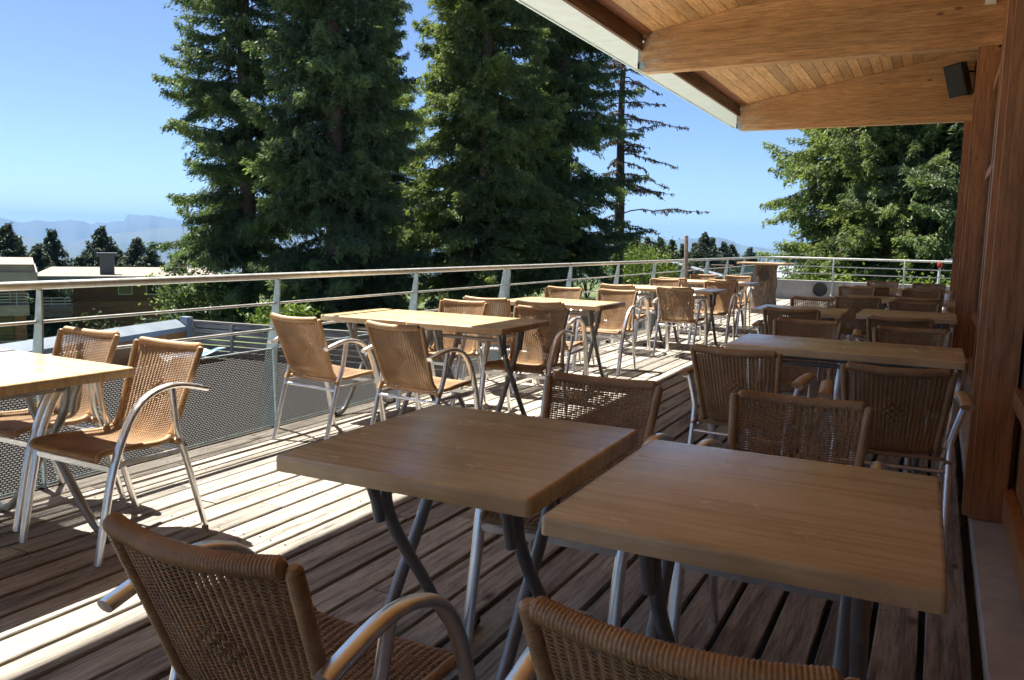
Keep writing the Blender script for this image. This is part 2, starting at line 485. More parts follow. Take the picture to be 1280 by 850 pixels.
ridge('near_foothills', 6000, [(-80, -.015), (-62.07, -0.01671), (-58.5, -0.0182), (-57.25, -0.01955), (-56.36, -0.02273), (-55.67, -0.02602), (-53.76, -0.02824), (-49.06, -0.02995), (-38, -.03)], -780, 1500)
ridge('distant_mountain', 9500, [(-32, -.004), (-20.98, 0.00167), (-18.08, 0.00472), (-17.43, 0.00593), (-16.4, 0.00536), (-15.22, 0.00771), (-14.32, 0.00899), (-13.8, 0.01012), (-13.05, 0.00757), (-12.57, 0.00587), (-12.04, 0.0014), (-11.56, -0.00075), (-10.79, -0.00136), (-5.8, -0.00262), (5, -.006)], -780, 2600)

# haze
g = MB(); g.box((-19500, -19500, -900), (19500, 19500, 420))
mh = bpy.data.materials.new('haze_air'); mh.use_nodes = True; nt = mh.node_tree; nt.nodes.clear()
o_ = nt.nodes.new('ShaderNodeOutputMaterial'); pv = nt.nodes.new('ShaderNodeVolumePrincipled')
pv.inputs['Color'].default_value = (.21, .40, .70, 1); pv.inputs['Density'].default_value = 7e-5
nt.links.new(pv.outputs[0], o_.inputs['Volume'])
hz = tag(g.build('haze', mh), kind='stuff')

# ------------------------------------------------------------------ terrace deck
DX0, DX1, PIT, GAP = -3.955, .195, .1566, .021
d = MB()
nb = int(round((DX1-DX0)/PIT))
PIT = (DX1-DX0)/nb
for b_ in range(nb):
    x0 = DX0 + b_*PIT + GAP/2; x1 = x0 + PIT - GAP
    y = -12.2 - random.random()*3
    while y < 21.3:
        ln = 4.0 + random.choice([0, .5, 1.0]); y2 = min(y+ln, 21.4)
        zt = random.uniform(-.0025, .0015); rr = random.random()
        ys = np.arange(y, y2, .35).tolist() + [y2]
        ys = np.array(ys); ph = random.random()*9
        wob = .0016*np.sin(ys*1.9+ph) + .0008*np.sin(ys*5.1+ph*2)
        cup = .0012*np.sin(ys*1.1+ph)
        bv = .0035
        sec = [(x0, -.028), (x0, zt-bv), (x0+bv, zt), ((x0+x1)/2, zt-.001), (x1-bv, zt), (x1, zt-bv), (x1, -.028)]
        V = np.array([[(sx+w, yy, sz + (c if sz > -.02 else 0)) for sx, sz in sec] for yy, w, c in zip(ys, wob, cup)])
        n = len(sec); mm = len(ys)
        ii = np.arange(mm-1)[:, None]*n; jj = np.arange(n-1)[None]
        F = np.stack([ii+jj, ii+n+jj, ii+n+jj+1, ii+jj+1], -1).reshape(-1, 4)
        d.add(V.reshape(-1, 3), F, rr)
        for e0, fl in ((0, 0), (mm-1, 1)):   # end grain
            r0 = V[e0]
            d.add(r0, [(0, 1, 5, 6), (1, 2, 4, 5), (2, 3, 4, 4)] if fl else [(6, 5, 1, 0), (5, 4, 2, 1), (4, 3, 2, 2)], rr)
        y = y2 + .004
deck = tag(d.build('terrace_deck', M['deck'], smooth=False), kind='structure')
sc = MB()
for b_ in range(nb):
    xc = DX0 + (b_+.5)*PIT
    for ky in range(-4, 34):
        for dx in (-.035, .035):
            x = xc+dx+random.uniform(-.006, .006); y = ky*.62+.035+random.uniform(-.012, .012)
            a = np.arange(6)*PI/3
            ring = [(x+.0052*math.cos(t), y+.0052*math.sin(t), .0014) for t in a]
            sc.add(ring, [(0, 1, 2, 3), (0, 3, 4, 5)], .5)
tag(sc.build('deck_screws', M['black']), kind='structure')
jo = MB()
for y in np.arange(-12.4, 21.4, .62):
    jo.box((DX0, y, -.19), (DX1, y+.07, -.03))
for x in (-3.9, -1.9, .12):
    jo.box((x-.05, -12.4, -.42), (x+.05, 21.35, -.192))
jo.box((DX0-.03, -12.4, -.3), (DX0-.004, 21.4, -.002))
jo.box((.197, -12.4, -.34), (.224, 21.3, -.045))  # dark filler box painting the shade in the gap at the sill
tag(jo.build('deck_joists_and_shade_filler', M['soil']), kind='structure')  # near-black colour puts the shade into the gaps between boards

# ------------------------------------------------------------------ railing along the deck
rl = thing('metal_railing', 'long galvanised railing with perforated panel along the open side of the deck', 'railing', (-3.95, 0, 0))
XR = -3.95
PY = [2.475 + 1.642*i for i in range(-9, 12)]
g = MB(); g.sweep([(.02, -12.4, 1.035), (.02, 8.98, 1.035)], .0215, 14)
g.build('handrail', M['rail'], rl, True)
g = MB(); g.sweep([(.02, 9.0, 1.035), (.02, 21.0, 1.035), (.03, 21.28, 1.035), (.12, 21.38, 1.035)], .0215, 14)
g.build('handrail', M['rail'], rl, True)
for zz, xo in ((.85, -.01), (.672, -.028)):
    g = MB(); g.sweep([(xo, -12.4, zz), (xo, 21.3, zz)], .0085, 8)
    g.build('rail_bar', M['rail'], rl, True)
def fin(parent, yy, two=False):
    g = MB()
    prof = [(.038, 1.012, .002), (.036, .93, -.012), (.03, .80, -.035), (.016, .60, -.075), (.006, .50, -.10), (-.004, 0.02, -.155), (-.004, -.25, -.165)]
    for i in range(len(prof)-1):
        (a0, z0, c0), (a1, z1, c1) = prof[i], prof[i+1]
        t = .005
        g.hexa([(c1, yy-t, z1), (a1, yy-t, z1), (a1, yy+t, z1), (c1, yy+t, z1), (c0, yy-t, z0), (a0, yy-t, z0), (a0, yy+t, z0), (c0, yy+t, z0)], .5)
    g.sweep([(.02, yy, 1.005), (.02, yy, 1.03)], .012, 8)
    g.box((-.07, yy-.035, -.16), (.0, yy+.035, -.10))
    return g.build('post', M['galv'], parent)
for n_, y in enumerate(PY):
    if abs(y - (2.475+1.642*3)) < .1 or abs(y - (2.475+1.642*8)) < .1:
        fin(rl, y-.045); fin(rl, y+.045)
    else: fin(rl, y)
g = MB()
for a_, b_ in zip(PY[:-1], PY[1:]):
    g.add([(-.012, a_+.012, .02), (-.012, b_-.012, .02), (-.03, b_-.012, .535), (-.03, a_+.012, .535)], [(0, 1, 2, 3)], .5)
g.build('perforated_panel', M['mesh'], rl)
g = MB()
for a_, b_ in zip(PY[:-1], PY[1:]):
    g.beam((-.03, a_+.012, .54), (-.03, b_-.012, .54), .012, .008)
    g.beam((-.012, a_+.012, .015), (-.012, b_-.012, .015), .02, .012)
g.build('panel_frame', M['galv'], rl)

# back parapet and railing
YB = 21.5
bw = thing('parapet_wall', 'low grey concrete parapet across the far end of the deck', 'wall', (0, YB, 0))
g = MB(); g.box((-3.9, 0, -.3), (2.6, .18, .485)); g.build('wall', M['concrete'], bw, bevel=.006)
g = MB(); g.box((-2.03, -.004, .0), (-2.02, .0, .48)); g.box((-.5, -.004, 0), (-.49, 0, .48)); g.build('joint', M['soil'], bw)
g = MB()
g.lathe([(.0, 0), (.13, 0), (.15, .012), (.165, .03), (.17, .0)], n=28)
o = g.build('round_vent', M['black'], bw, True, loc=(-2.58, -.032, .27)); o.rotation_euler = (R(90), 0, 0)
br = thing('end_railing', 'pale metal railing with three bars above the far concrete parapet', 'railing', (0, YB, 0))
g = MB(); g.sweep([(-3.83, -.12, 1.035), (-3.75, -.03, 1.04), (-3.6, 0, 1.045), (2.6, 0, 1.045)], .026, 12); g.build('handrail', M['rail'], br, True)
for zz in (.85, .672):
    g = MB(); g.sweep([(-3.9, -.02, zz), (2.6, -.02, zz)], .014, 8); g.build('rail_bar', M['rail'], br, True)
for x in (-3.9, -2.3, -.72, .86, 2.4):
    g = MB(); g.sweep([(x, -.05, .05), (x, -.05, .95), (x, -.02, 1.03)], .02, 8); g.box((x-.04, -.06, .1), (x+.04, -.0, .14)); g.build('post', M['rail'], br, True)

# pole at the railing
g = MB(); g.sweep([(-3.83, 13.7, 0.002), (-3.815, 13.7, .7), (-3.83, 13.66, 1.46)], .034, 10)
tag(g.build('wooden_pole', M['greywood'], smooth=True), 'upright grey wooden pole standing against the railing posts', 'pole')

# ------------------------------------------------------------------ building with roof
bd = thing('restaurant_building', 'restaurant front with timber posts and wide timber roof overhang', 'building', (0, 0, 0))
ZB = 3.39; XT = -3.45
YS = [4.35, 9.82, 15.29]
def roofz(x): return 3.82 + (x+3.45)*.183
for y in [-12.06, -6.59, -1.12] + YS:
    g = MB()
    zt = lambda x: roofz(x)
    sec = [(XT+.06, ZB), (.40, ZB), (.40, zt(.40)), (-1.5, zt(-1.5)), (XT+.15, zt(XT+.15)), (XT, ZB+.30), (XT, ZB+.08)]
    n = len(sec)
    # split in strips (quads) front/back
    q = [(0, 1, 2, 3), (0, 3, 4, 5), (0, 5, 6, 6)]
    Vf = [(x, y, z) for x, z in sec]; Vb = [(x, y+.16, z) for x, z in sec]
    g.add(Vf, [(0, 1, 2, 3), (0, 3, 4, 5), (6, 0, 5, 5)], .45)
    g.add(Vb, [(3, 2, 1, 0), (5, 4, 3, 0), (5, 5, 0, 6)], .45)
    for i in range(n):
        k2 = (i+1) % n
        g.add([Vf[i], Vb[i], Vb[k2], Vf[k2]], [(0, 1, 2, 3)], .75 if i == 0 else .5)
    b_o = g.build('beam', M['beam'], bd)
    g = MB(); g.box((XT-.012, y-.006, ZB+.04), (XT+.012, y+.166, ZB+.32)); g.box((XT-.012, y-.006, ZB+.04), (XT+.09, y-.002, ZB+.12))
    g.build('end_cap', M['galv'], b_o)
    if y > 0:
        g = MB(); g.box((.215, y+.003, .036), (.365, y+.21, ZB-.002), .5)
        g.build('post', M['post'], bd, bevel=.004)
        g = MB(); g.box((.19, y+.045, .036), (.2145, y+.165, ZB-.004), .35)
        g.build('post_trim', M['post'], bd)
# ceiling boards (run along the wall)
g = MB(); red = MB()
x = XT + .02; idx = 0
while x < .9:
    w = .148
    y = -12.5
    while y < 17.8:
        y2 = min(17.82, y + random.choice([3.2, 4.1, 5.0]))
        rr = random.random()
        z0, z1 = roofz(x)+.004, roofz(x+w-.006)+.004
        tgt = red if idx == 0 else g
        tgt.hexa([(x, y, z0), (x+w-.007, y, z1), (x+w-.007, y2-.003, z1), (x, y2-.003, z0), (x, y, z0+.022), (x+w-.007, y, z1+.022), (x+w-.007, y2-.003, z1+.022), (x, y2-.003, z0+.022)], rr)
        y = y2
    x += w; idx += 1
g.build('ceiling_boards', M['ceil'], bd); red.build('edge_board', M['ceilred'], bd)
g = MB()   # roof build-up
g.hexa([(-4.08, -12.6, 3.842), (1.2, -12.6, roofz(1.2)+.035), (1.2, 17.85, roofz(1.2)+.035), (-4.08, 17.85, 3.842), (-4.08, -12.6, 4.08), (1.2, -12.6, roofz(1.2)+.3), (1.2, 17.85, roofz(1.2)+.3), (-4.08, 17.85, 4.08)])
g.build('roof', M['roofmetal'], bd)
g = MB()
for a_, b_ in zip([-12.5, -6.42, -.95, 4.52, 9.99], [-6.6, -1.13, 4.34, 9.81, 15.28]):
    g.box((XT+.005, a_, 3.64), (XT+.045, b_, 3.84))
g.build('inner_board', M['darkboard'], bd)
g = MB(); g.box((-4.08, -12.6, 3.80), (XT-.004, 17.85, 3.835)); g.box((-4.105, -12.6, 3.785), (-4.082, 17.88, 4.09)); g.box((-4.08, 17.853, 3.80), (1.2, 17.88, 4.09))
for yj in np.arange(-11, 17.5, 2.6): g.box((-4.079, yj, 3.794), (XT-.006, yj+.03, 3.799))
g.build('soffit', M['fascia'], bd)
# wall: kick panel, frames, panes
XW = .375
g = MB(); g.box((.226, -12.4, -.35), (1.0, 15.5, .035)); g.build('sill', M['sill'], bd, bevel=.004)
g = MB(); g.box((XW+.02, -12.4, .07), (XW+.06, 15.4, .62), .4); g.box((XW+.02, -12.4, 2.95), (XW+.06, 15.4, 4.3), .6)
g.build('wall_panel', M['post'], bd)
ys = sorted([-12.4, -11.0, -9.6, -8.2, -6.8, -5.4, -4.2, -2.6, -1.0, .4, 1.75, 3.1] + [4.56+k*1.315 for k in range(4)] + [10.03+k*1.315 for k in range(4)] + [9.79, 15.26])
for a_, b_ in zip(ys[:-1], ys[1:]):
    if b_-a_ < .5: continue
    f = MB()
    f.box((XW-.03, a_+.002, .08), (XW+.018, a_+.072, 3.3)); f.box((XW-.03, b_-.072, .08), (XW+.018, b_-.002, 3.3))
    for z0, z1 in ((.08, .2), (.6, .68), (2.02, 2.10), (2.9, 3.0)):
        f.box((XW-.026, a_+.073, z0), (XW+.016, b_-.073, z1))
    fo = f.build('window', M['post'], bd)
    p = MB()
    p.box((XW-.004, a_+.074, .682), (XW+.004, b_-.074, 2.018)); p.box((XW-.004, a_+.074, 2.102), (XW+.004, b_-.074, 2.898))
    p.build('pane', M['glass'], fo)
g = MB(); g.box((3.9, -12.5, 0), (4, 15.4, 4.4)); g.box((.45, 15.3, -.3), (4, 15.4, 4.4)); g.box((.45, -12.6, -.3), (4, -12.5, 4.4)); g.box((.45, -12.5, 4.85), (4, 15.4, 4.95))
g.build('wall', M['stucco'], bd)

# speaker with bracket on the far post
sp_ = thing('wall_loudspeaker', 'black loudspeaker tilted on a bracket high on the far timber post', 'loudspeaker', (.05, 14.95, 3.99), R(0))
g = MB(); w0, w1 = .17, .14
vv = [(-w0, -.13, -.26), (w0, -.13, -.26), (w1, .14, -.24), (-w1, .14, -.24), (-w0, -.13, .26), (w0, -.13, .26), (w1, .14, .24), (-w1, .14, .24)]
g.hexa(vv); bx = g.build('cabinet', M['black'], sp_, bevel=.02)
bx.rotation_euler = (R(16), R(-9), R(-24)); bx.scale = (.84, 1, .98)
g = MB(); g.box((-.15, -.142, -.24), (.15, -.131, .24)); gr = g.build('grille', M['black'], sp_, bevel=.004); gr.rotation_euler = bx.rotation_euler; gr.scale = bx.scale
g = MB(); g.sweep([(.10, .1, -.22), (.20, .2, -.2), (.26, .30, -.1), (.27, .30, .3)], .016, 8); g.sweep([(.1, .1, .14), (.26, .31, .16)], .014, 8); g.box((.22, .31, -.12), (.30, .335, .32))
g.build('bracket', M['black'], sp_, True)
bxo = MB(); bxo.box((-.05, -.04, -.045), (.05, 0, .055)); bxo.box((-.03, -.05, -.02), (.03, -.04, .03))
o = tag(bxo.build('junction_box', M['white'], bevel=.006, loc=(.262, 9.818, 3.83)), 'small white junction box fixed to the nearer roof beam by the wall', 'box')

# ------------------------------------------------------------------ chairs
prof = smooth_path([(.243, .405), (.243, .428), (.20, .436), (.10, .430), (.0, .422), (-.06, .418), (-.115, .425), (-.15, .468), (-.175, .535), (-.215, .645), (-.248, .73), (-.277, .808)], 3)
seg = np.linalg.norm(np.diff(prof, axis=0), axis=1); arc = np.concatenate([[0], np.cumsum(seg)]); LT = arc[-1]
tg = np.gradient(prof, axis=0); tg /= np.linalg.norm(tg, axis=1)[:, None]
SB = arc[np.argmin(np.abs(prof[:, 0]+.118) + np.abs(prof[:, 1]-.43))]
def Sf(u, s, off=0., so=0.):
    u = np.asarray(u, float); s = np.broadcast_to(np.asarray(s, float)+so, u.shape)
    y = np.interp(s, arc, prof[:, 0]); z = np.interp(s, arc, prof[:, 1])
    ty = np.interp(s, arc, tg[:, 0]); tz = np.interp(s, arc, tg[:, 1])
    ny, nz = tz, -ty
    hw = np.interp(s, [0, SB*.8, SB, SB+.05, LT], [.205, .195, .182, .176, .205])
    dip = np.interp(s, [0, .03, SB*.5, SB, SB+.1, LT], [.004, .008, .014, .012, .02, .03])
    o = off - dip*(1-u*u)
    return np.stack([u*hw, y+ny*o, z+nz*o], -1)
K = 22
def weave(mb, s0, s1, diamond=None):
    sub = 4
    u = np.linspace(-1, 1, K*sub+1); ph = PI*K*(u+1)/2; kidx = (u+1)/2*K
    rows = np.arange(s0, s1, .0079)
    for r_, s in enumerate(rows):
        grp = r_//2
        for sgn in (1, -1):
            no = sgn*.0042*np.cos(ph); so = sgn*.0016*np.sin(ph) + 0*u
            if diamond is not None:
                dm = (np.abs(kidx-K/2)/3.6 + np.abs(r_-diamond)/6.5) < 1
                no2 = .006*np.cos(ph + PI*grp)
                no = np.where(dm, no2+sgn*.0008, no); so = np.where(dm, sgn*.0019, so)
            P = Sf(u, s, no, so)
            mb.sweep(P, .0021, 4, caps=False, rnd=.5)
    for kk in range(1, K):
        uu = -1 + 2*kk/K; ss = np.linspace(s0, s1, 26)
        mb.sweep(Sf(np.full(26, uu), ss, 0), .0024, 4, caps=False, rnd=.4)
def roll(mb, path, r0, pitch=.0066, n=10, amp=.0009, ends=True):
    P = np.asarray(path); L_ = np.concatenate([[0], np.cumsum(np.linalg.norm(np.diff(P, axis=0), axis=1))])
    m = int(L_[-1]/pitch*3); t = np.linspace(0, L_[-1], m)
    Q = np.stack([np.interp(t, L_, P[:, i]) for i in range(3)], -1)
    rr = r0 + amp*1.4*np.cos(2*PI*t/pitch)
    if ends:
        e = np.minimum(t, L_[-1]-t); rr = rr*np.sqrt(np.clip(1-(1-np.clip(e/(r0*.7), 0, 1))**2*.75, .1, 1))
    mb.sweep(Q, rr, n, rnd=.6)
seat_mb = MB(); back_mb = MB()
weave(seat_mb, .012, SB+.004); weave(back_mb, SB+.008, LT-.004, diamond=25)
uu = np.linspace(-1, 1, 30)
ss1 = np.linspace(0.0, SB+.006, 40); ss2 = np.linspace(SB+.006, LT+.012, 50)
for sg in (1, -1):
    roll(seat_mb, Sf(np.full(40, sg*1.03), ss1, -.002), .0125)
    roll(back_mb, Sf(np.full(50, sg*1.03), ss2, -.002), .0145)
roll(seat_mb, Sf(uu, .006, -.003), .0125)
tp = Sf(uu*.97, LT, -.004); roll(back_mb, tp, .0185)
# close fine bindings: stitched row under the top roll
for q in range(1, K):
    u0 = -1+2*q/K
    P = Sf(np.array([u0, u0+.03, u0+.05]), np.array([LT-.03, LT-.015, LT]), .004)
    back_mb.sweep(P, .003, 4, caps=False, rnd=.7)
seat_me = back_me = None

def make_chair(kind, label):
    t = thing('wicker_armchair', label, 'chair')
    global seat_me, back_me
    if seat_me is None:
        so = seat_mb.build('seat', M['wicker'], t, True); bo = back_mb.build('backrest', M['wicker'], t, True)
        seat_me, back_me = so.data, bo.data
    else:
        for nm, me in (('seat', seat_me), ('backrest', back_me)):
            o = bpy.data.objects.new(nm, me); COL.objects.link(o); o.parent = t
    for sg in (1, -1):
        a = MB(); l = MB()
        if kind == 'A':
            ap = smooth_path([(.282, .0), (.245, .18), (.205, .36), (.165, .475), (.115, .575), (.06, .632), (-.01, .660), (-.08, .668), (-.15, .660), (-.262, .628)], 2)
            P = np.stack([np.full(len(ap), sg*.243) + sg*.012*np.clip((ap[:, 1]-.3)/.3, 0, 1), ap[:, 0], ap[:, 1]], -1)
            a.sweep(P, .0205, 14, xdir=(1, 0, 0), wa=1., wb=.62)
            lp = smooth_path([(-.256, 0), (-.15, .377), (-.112, .47), (-.104, .52), (-.085, .655)], 2)
            Q = np.stack([np.full(len(lp), sg*.231)+sg*.018*np.clip((lp[:, 1]-.4)/.25, 0, 1), lp[:, 0], lp[:, 1]], -1)
            l.sweep(Q, .0142, 12)
        else:
            ap = smooth_path([(.272, .0), (.24, .25), (.215, .48), (.20, .585), (.175, .63), (.12, .642), (.0, .644), (-.16, .640)], 2)
            P = np.stack([np.full(len(ap), sg*.245) + sg*.035*np.clip((ap[:, 1]-.2)/.4, 0, 1), ap[:, 0], ap[:, 1]], -1)
            a.sweep(P, .0225, 12, xdir=(1, 0, 0), wa=1., wb=.5)
            lp = smooth_path([(-.256, 0, 0), (-.15, .377, 0), (-.128, .46, .002), (-.12, .50, .006), (-.11, .635, .044)], 2)
            Q = np.stack([sg*(.231+lp[:, 2]), lp[:, 0], lp[:, 1]], -1)
            l.sweep(Q, .0142, 12)
        arm = a.build('arm_frame', M['alu'], t, True)
        l.build('leg', M['alu'], t, True)
        if kind == 'B':
            c = MB(); cp = smooth_path([(.10, .664), (.0, .666), (-.14, .662), (-.19, .652)], 2)
            Pc = np.stack([np.full(len(cp), sg*.282), cp[:, 0], cp[:, 1]], -1)
            c.sweep(Pc, .013, 12, xdir=(1, 0, 0), wa=2.4, wb=1.)
            c.build('arm_cap', M['armwood'], arm, True)
    fb = MB(); fb.beam((-.232, .205, .368), (.232, .205, .368), .010, .022); fb.build('crossbar', M['alu'], t)
    rb = MB(); rb.sweep([(-.226, -.157, .358), (.226, -.157, .358)], .009, 8); rb.build('crossbar', M['alu'], t, True)
    for sg in (1, -1):
        s_ = MB(); s_.beam((sg*.236, .20, .378), (sg*.228, -.152, .372), .009, .02); s_.build('side_bar', M['alu'], t)
    wb = MB(); P = np.array([(-.222, -.128, .408), (0, -.128, .404), (.222, -.128, .408)]); roll(wb, P, .0095, .0066, 8, .0008, False)
    for sg in (1, -1):
        roll(wb, np.array([(sg*.229, -.150, .388), (sg*.231, -.122, .432)]), .0165, .0066, 8, .001, False)
    wb.build('wrapped_bar', M['wicker'], t, True)
    return t

CH = [ # kind, x, y, rot deg, label
 ('A', -1.04, 1.17, 0, 'wicker chair at the bottom left, close to the camera, whole back and one arm showing'),
 ('A', -.26, 1.245, 0, 'nearest wicker chair, only its back top rising at the bottom edge of the photo'),
 ('A', -1.04, 2.46, 182, 'wicker chair facing the camera behind the left of the two near shaded tables'),
 ('A', -.37, 2.48, 180, 'wicker chair facing the camera behind the right of the two near shaded tables'),
 ('A', -3.08, 2.25, 180, 'sunlit wicker chair at the left foreground table, the one farther from the railing'),
 ('A', -3.72, 2.31, 181, 'sunlit wicker chair at the left foreground table, the one next to the railing'),
 ('B', -.82, 4.21, -4, 'wood-armed wicker chair, left one on the near side of the long shaded table'),
 ('B', -.14, 4.03, 4, 'wood-armed wicker chair beside the wall on the near side of the long shaded table'),
 ('B', -.76, 5.50, 180, 'wicker chair facing us behind the left half of the long shaded table'),
 ('B', -.12, 5.36, 180, 'wicker chair facing us behind the right half of the long shaded table, by the wall'),
 ('B', -1.04, 7.10, 3, 'wicker chair with its back to us at the small table left of the wall-side tables'),
 ('B', -.24, 6.80, 4, 'wicker chair with its back to us at the second wall-side table from the front'),
 ('B', -1.07, 8.22, 180, 'wicker chair facing us behind the small shaded table that stands out from the wall row'),
 ('B', -.175, 8.28, 182, 'wicker chair facing us behind the second wall-side table from the front'),
 ('B', -.73, 9.40, 2, 'tall-looking wicker chair seen whole from behind between the two second-row wall tables'),
 ('B', -.17, 9.62, 2, 'wicker chair back nearest the wall at the third wall-row table'),
 ('B', -.92, 11.1, 180, 'wicker chair facing us on the left far side of the third wall-row table'),
 ('B', -.165, 10.85, 181, 'wicker chair facing us on the right far side of the third wall-row table'),
 ('B', -.78, 11.95, 2, 'wicker chair back on the left near side of the farthest wall-row table'),
 ('B', -.15, 11.95, 0, 'mostly hidden wicker chair by the wall on the near side of the farthest wall-row table'),
 ('B', -.75, 13.45, 180, 'wicker chair facing us on the left far side of the farthest wall-row table'),
 ('B', -.11, 13.2, 180, 'wicker chair facing us on the right far side of the farthest wall-row table'),
 ('A', -3.46, 4.07, -6, 'sunlit wicker chair, back to us, nearest the railing at the half shaded double table'),
 ('A', -2.73, 4.09, -6, 'wicker chair with its back to us in the middle of the half shaded double table'),
 ('A', -3.38, 5.35, 180, 'wicker chair facing us behind the sunlit half of the half shaded double table'),
 ('A', -2.60, 5.22, 184, 'wicker chair facing us behind the shaded half of the half shaded double table'),
 ('A', -3.45, 6.36, 4, 'wicker chair with its back to us, rail side of the second sunlit table'),
 ('A', -2.93, 6.36, 2, 'wicker chair with its back to us, deck side of the second sunlit table'),
 ('A', -3.60, 7.83, 180, 'wicker chair facing us beyond the second sunlit table, rail side'),
 ('A', -2.98, 7.83, 180, 'wicker chair facing us beyond the second sunlit table, deck side'),
 ('A', -3.38, 9.45, 0, 'wicker chair with its back to us, rail side of the third sunlit table pair'),
 ('A', -2.67, 9.46, -2, 'wicker chair seen whole from behind at the third sunlit table pair, deck side'),
 ('A', -3.42, 10.95, 180, 'wicker chair facing us beyond the third sunlit table pair, rail side'),
 ('A', -2.63, 10.90, 180, 'wicker chair facing us beyond the grey end of the third sunlit table pair'),
 ('A', -3.48, 12.05, 0, 'wicker chair with its back to us, rail side of the farthest sunlit table'),
 ('A', -2.76, 12.15, 0, 'wicker chair with its back to us, deck side of the farthest sunlit table'),
 ('A', -3.50, 13.35, 180, 'wicker chair facing us beyond the farthest sunlit table, beside the grey pole'),
 ('A', -2.92, 13.35, 180, 'last sunlit wicker chair facing us, just in front of the tree-trunk table'),
]
proto = {}
for kd, x, y, rz, lab in CH:
    grp = 'wicker armchairs on the terrace'
    if kd not in proto:
        c = make_chair(kd, lab); c.location = (x, y, .001); c.rotation_euler = (0, 0, R(rz)); c['group'] = grp
        proto[kd] = c
    else:
        dup(proto[kd], (x, y, .001), R(rz), lab, grp)

# ------------------------------------------------------------------ tables
def top_mesh(w, d_):
    bm = bmesh.new()
    bmesh.ops.create_cube(bm, size=1)
    for v in bm.verts: v.co = Vector((v.co.x*w, v.co.y*d_, .7245 + v.co.z*.041))
    ve = [e for e in bm.edges if abs(e.verts[0].co.z-e.verts[1].co.z) > .01]
    bmesh.ops.bevel(bm, geom=ve, offset=.014, segments=3, affect='EDGES', profile=.5)
    he = [e for e in bm.edges if abs(e.verts[0].co.z-e.verts[1].co.z) < 1e-4 and e.verts[0].co.z > .74 and e.calc_face_angle(0) > .5]
    bmesh.ops.bevel(bm, geom=he, offset=.011, segments=4, affect='EDGES', profile=.55)
    me = bpy.data.meshes.new('tabletop'); bm.to_mesh(me); bm.free()
    for p in me.polygons: p.use_smooth = True
    try: me.set_sharp_from_angle(angle=R(40))
    except Exception: pass
    me.materials.append(M['table']); return me
def make_table(label, x, y, rz, w, d_, hx=.21, turned=False, group='folding tables on the terrace', hy=None):
    t = thing('folding_table', label, 'table', (x, y, .001), R(rz), group)
    o = bpy.data.objects.new('tabletop', top_mesh(w, d_)); COL.objects.link(o); o.parent = t
    k = (d_/.75) if not turned else (w/.80)
    lp = smooth_path([(-.15, .703), (-.155, .62), (-.135, .535), (-.045, .40), (0, .345), (.11, .185), (.205, .06), (.245, .024), (.29, .0165), (.34, .0165)], 2)
    lp = lp*np.array([k, 1])
    for sx in (1, -1):
        for m_ in (1, -1):
            xo = sx*hx + m_*.0188
            g = MB()
            P = np.stack([np.full(len(lp), xo), m_*lp[:, 0], lp[:, 1]+.002], -1)
            q = np.array([(xo, -m_*.235*k, .702), (xo, -m_*.19*k, .60), (xo, -m_*.175*k, .54)])
            cap = np.array([(xo, m_*.335*k, .0165), (xo, m_*.36*k, .0165)])
            if turned:
                P = P[:, [1, 0, 2]]; q = q[:, [1, 0, 2]]; cap = cap[:, [1, 0, 2]]
            g.sweep(P, .0182, 14); g.sweep(q, .016, 12)
            lo = g.build('leg', M['steel'], t, True)
            c = MB(); c.sweep(cap, .0195, 12); c.build('foot_cap', M['rubber'], lo, True)
        b_ = MB()
        a0, a1 = (sx*hx, -.27*k, .694), (sx*hx, .27*k, .694)
        if turned: a0, a1 = (-.27*k, sx*hx, .694), (.27*k, sx*hx, .694)
        b_.beam(a0, a1, .04, .02); b_.build('top_bracket', M['steel'], t)
    for s_ in (1, -1):
        b_ = MB()
        if turned: b_.sweep([(s_*.152*k, -hx, .64), (s_*.152*k, hx, .64)], .0125, 10)
        else: b_.sweep([(-hx, s_*.152*k, .64), (hx, s_*.152*k, .64)], .0125, 10)
        b_.build('crossbar', M['steel'], t, True)
    return t
make_table('near shaded table left of the foreground pair, grey bluish sheen on its top', -1.122, 1.924, 1.37, .725, .786, .2)
make_table('nearest shaded table right of the foreground pair, reaching almost to the wall', -.322, 1.854, .83, .744, .773, .215)
make_table('sunlit left foreground table cut by the left edge of the photo', -3.44, 1.86, -1.2, .97, .80, .31, True)
make_table('sunlit half of the double table, left one next to the railing', -3.565, 4.911, .4, .748, .731, .25)
make_table('shaded dark-topped half of the double table near the railing', -2.812, 4.905, .4, .748, .731, .25)
make_table('single yellow sunlit table, second row along the railing', -3.144, 7.07, -.6, 1.03, .64, .33)
make_table('sunlit table next to the railing in the third railing row', -3.50, 10.30, -1.5, .73, .71, .26)
make_table('table with a grey shaded end at the deck side of the third railing row', -2.767, 10.28, -1.5, .73, .71, .26)
make_table('farthest sunlit table along the railing', -3.08, 12.78, -1, 1.22, .68, .4)
make_table('long shaded table with sky sheen in the middle of the wall row', -.45, 5.016, .41, 1.223, .668, .40)
make_table('small shaded table standing left of the wall-side tables', -1.09, 7.819, -.66, .775, .677, .26)
make_table('shaded wall-side table right behind the long shaded table', -.215, 7.951, -.3, .776, .74, .26)
make_table('shaded table carrying a small white cup, third in the wall row', -.37, 10.3, 0, 1.2, .70, .4)
make_table('farthest shaded table in the wall row', -.38, 12.7, 0, 1.15, .68, .38)

g = MB(); g.lathe([(.0, 0), (.028, 0), (.033, .004), (.038, .085), (.035, .085), (.030, .01), (0, .008)], n=18)
tag(g.build('white_cup', M['white'], smooth=True, loc=(.12, 10.32, .7465)), 'small white cup on the third wall-row table', 'cup')

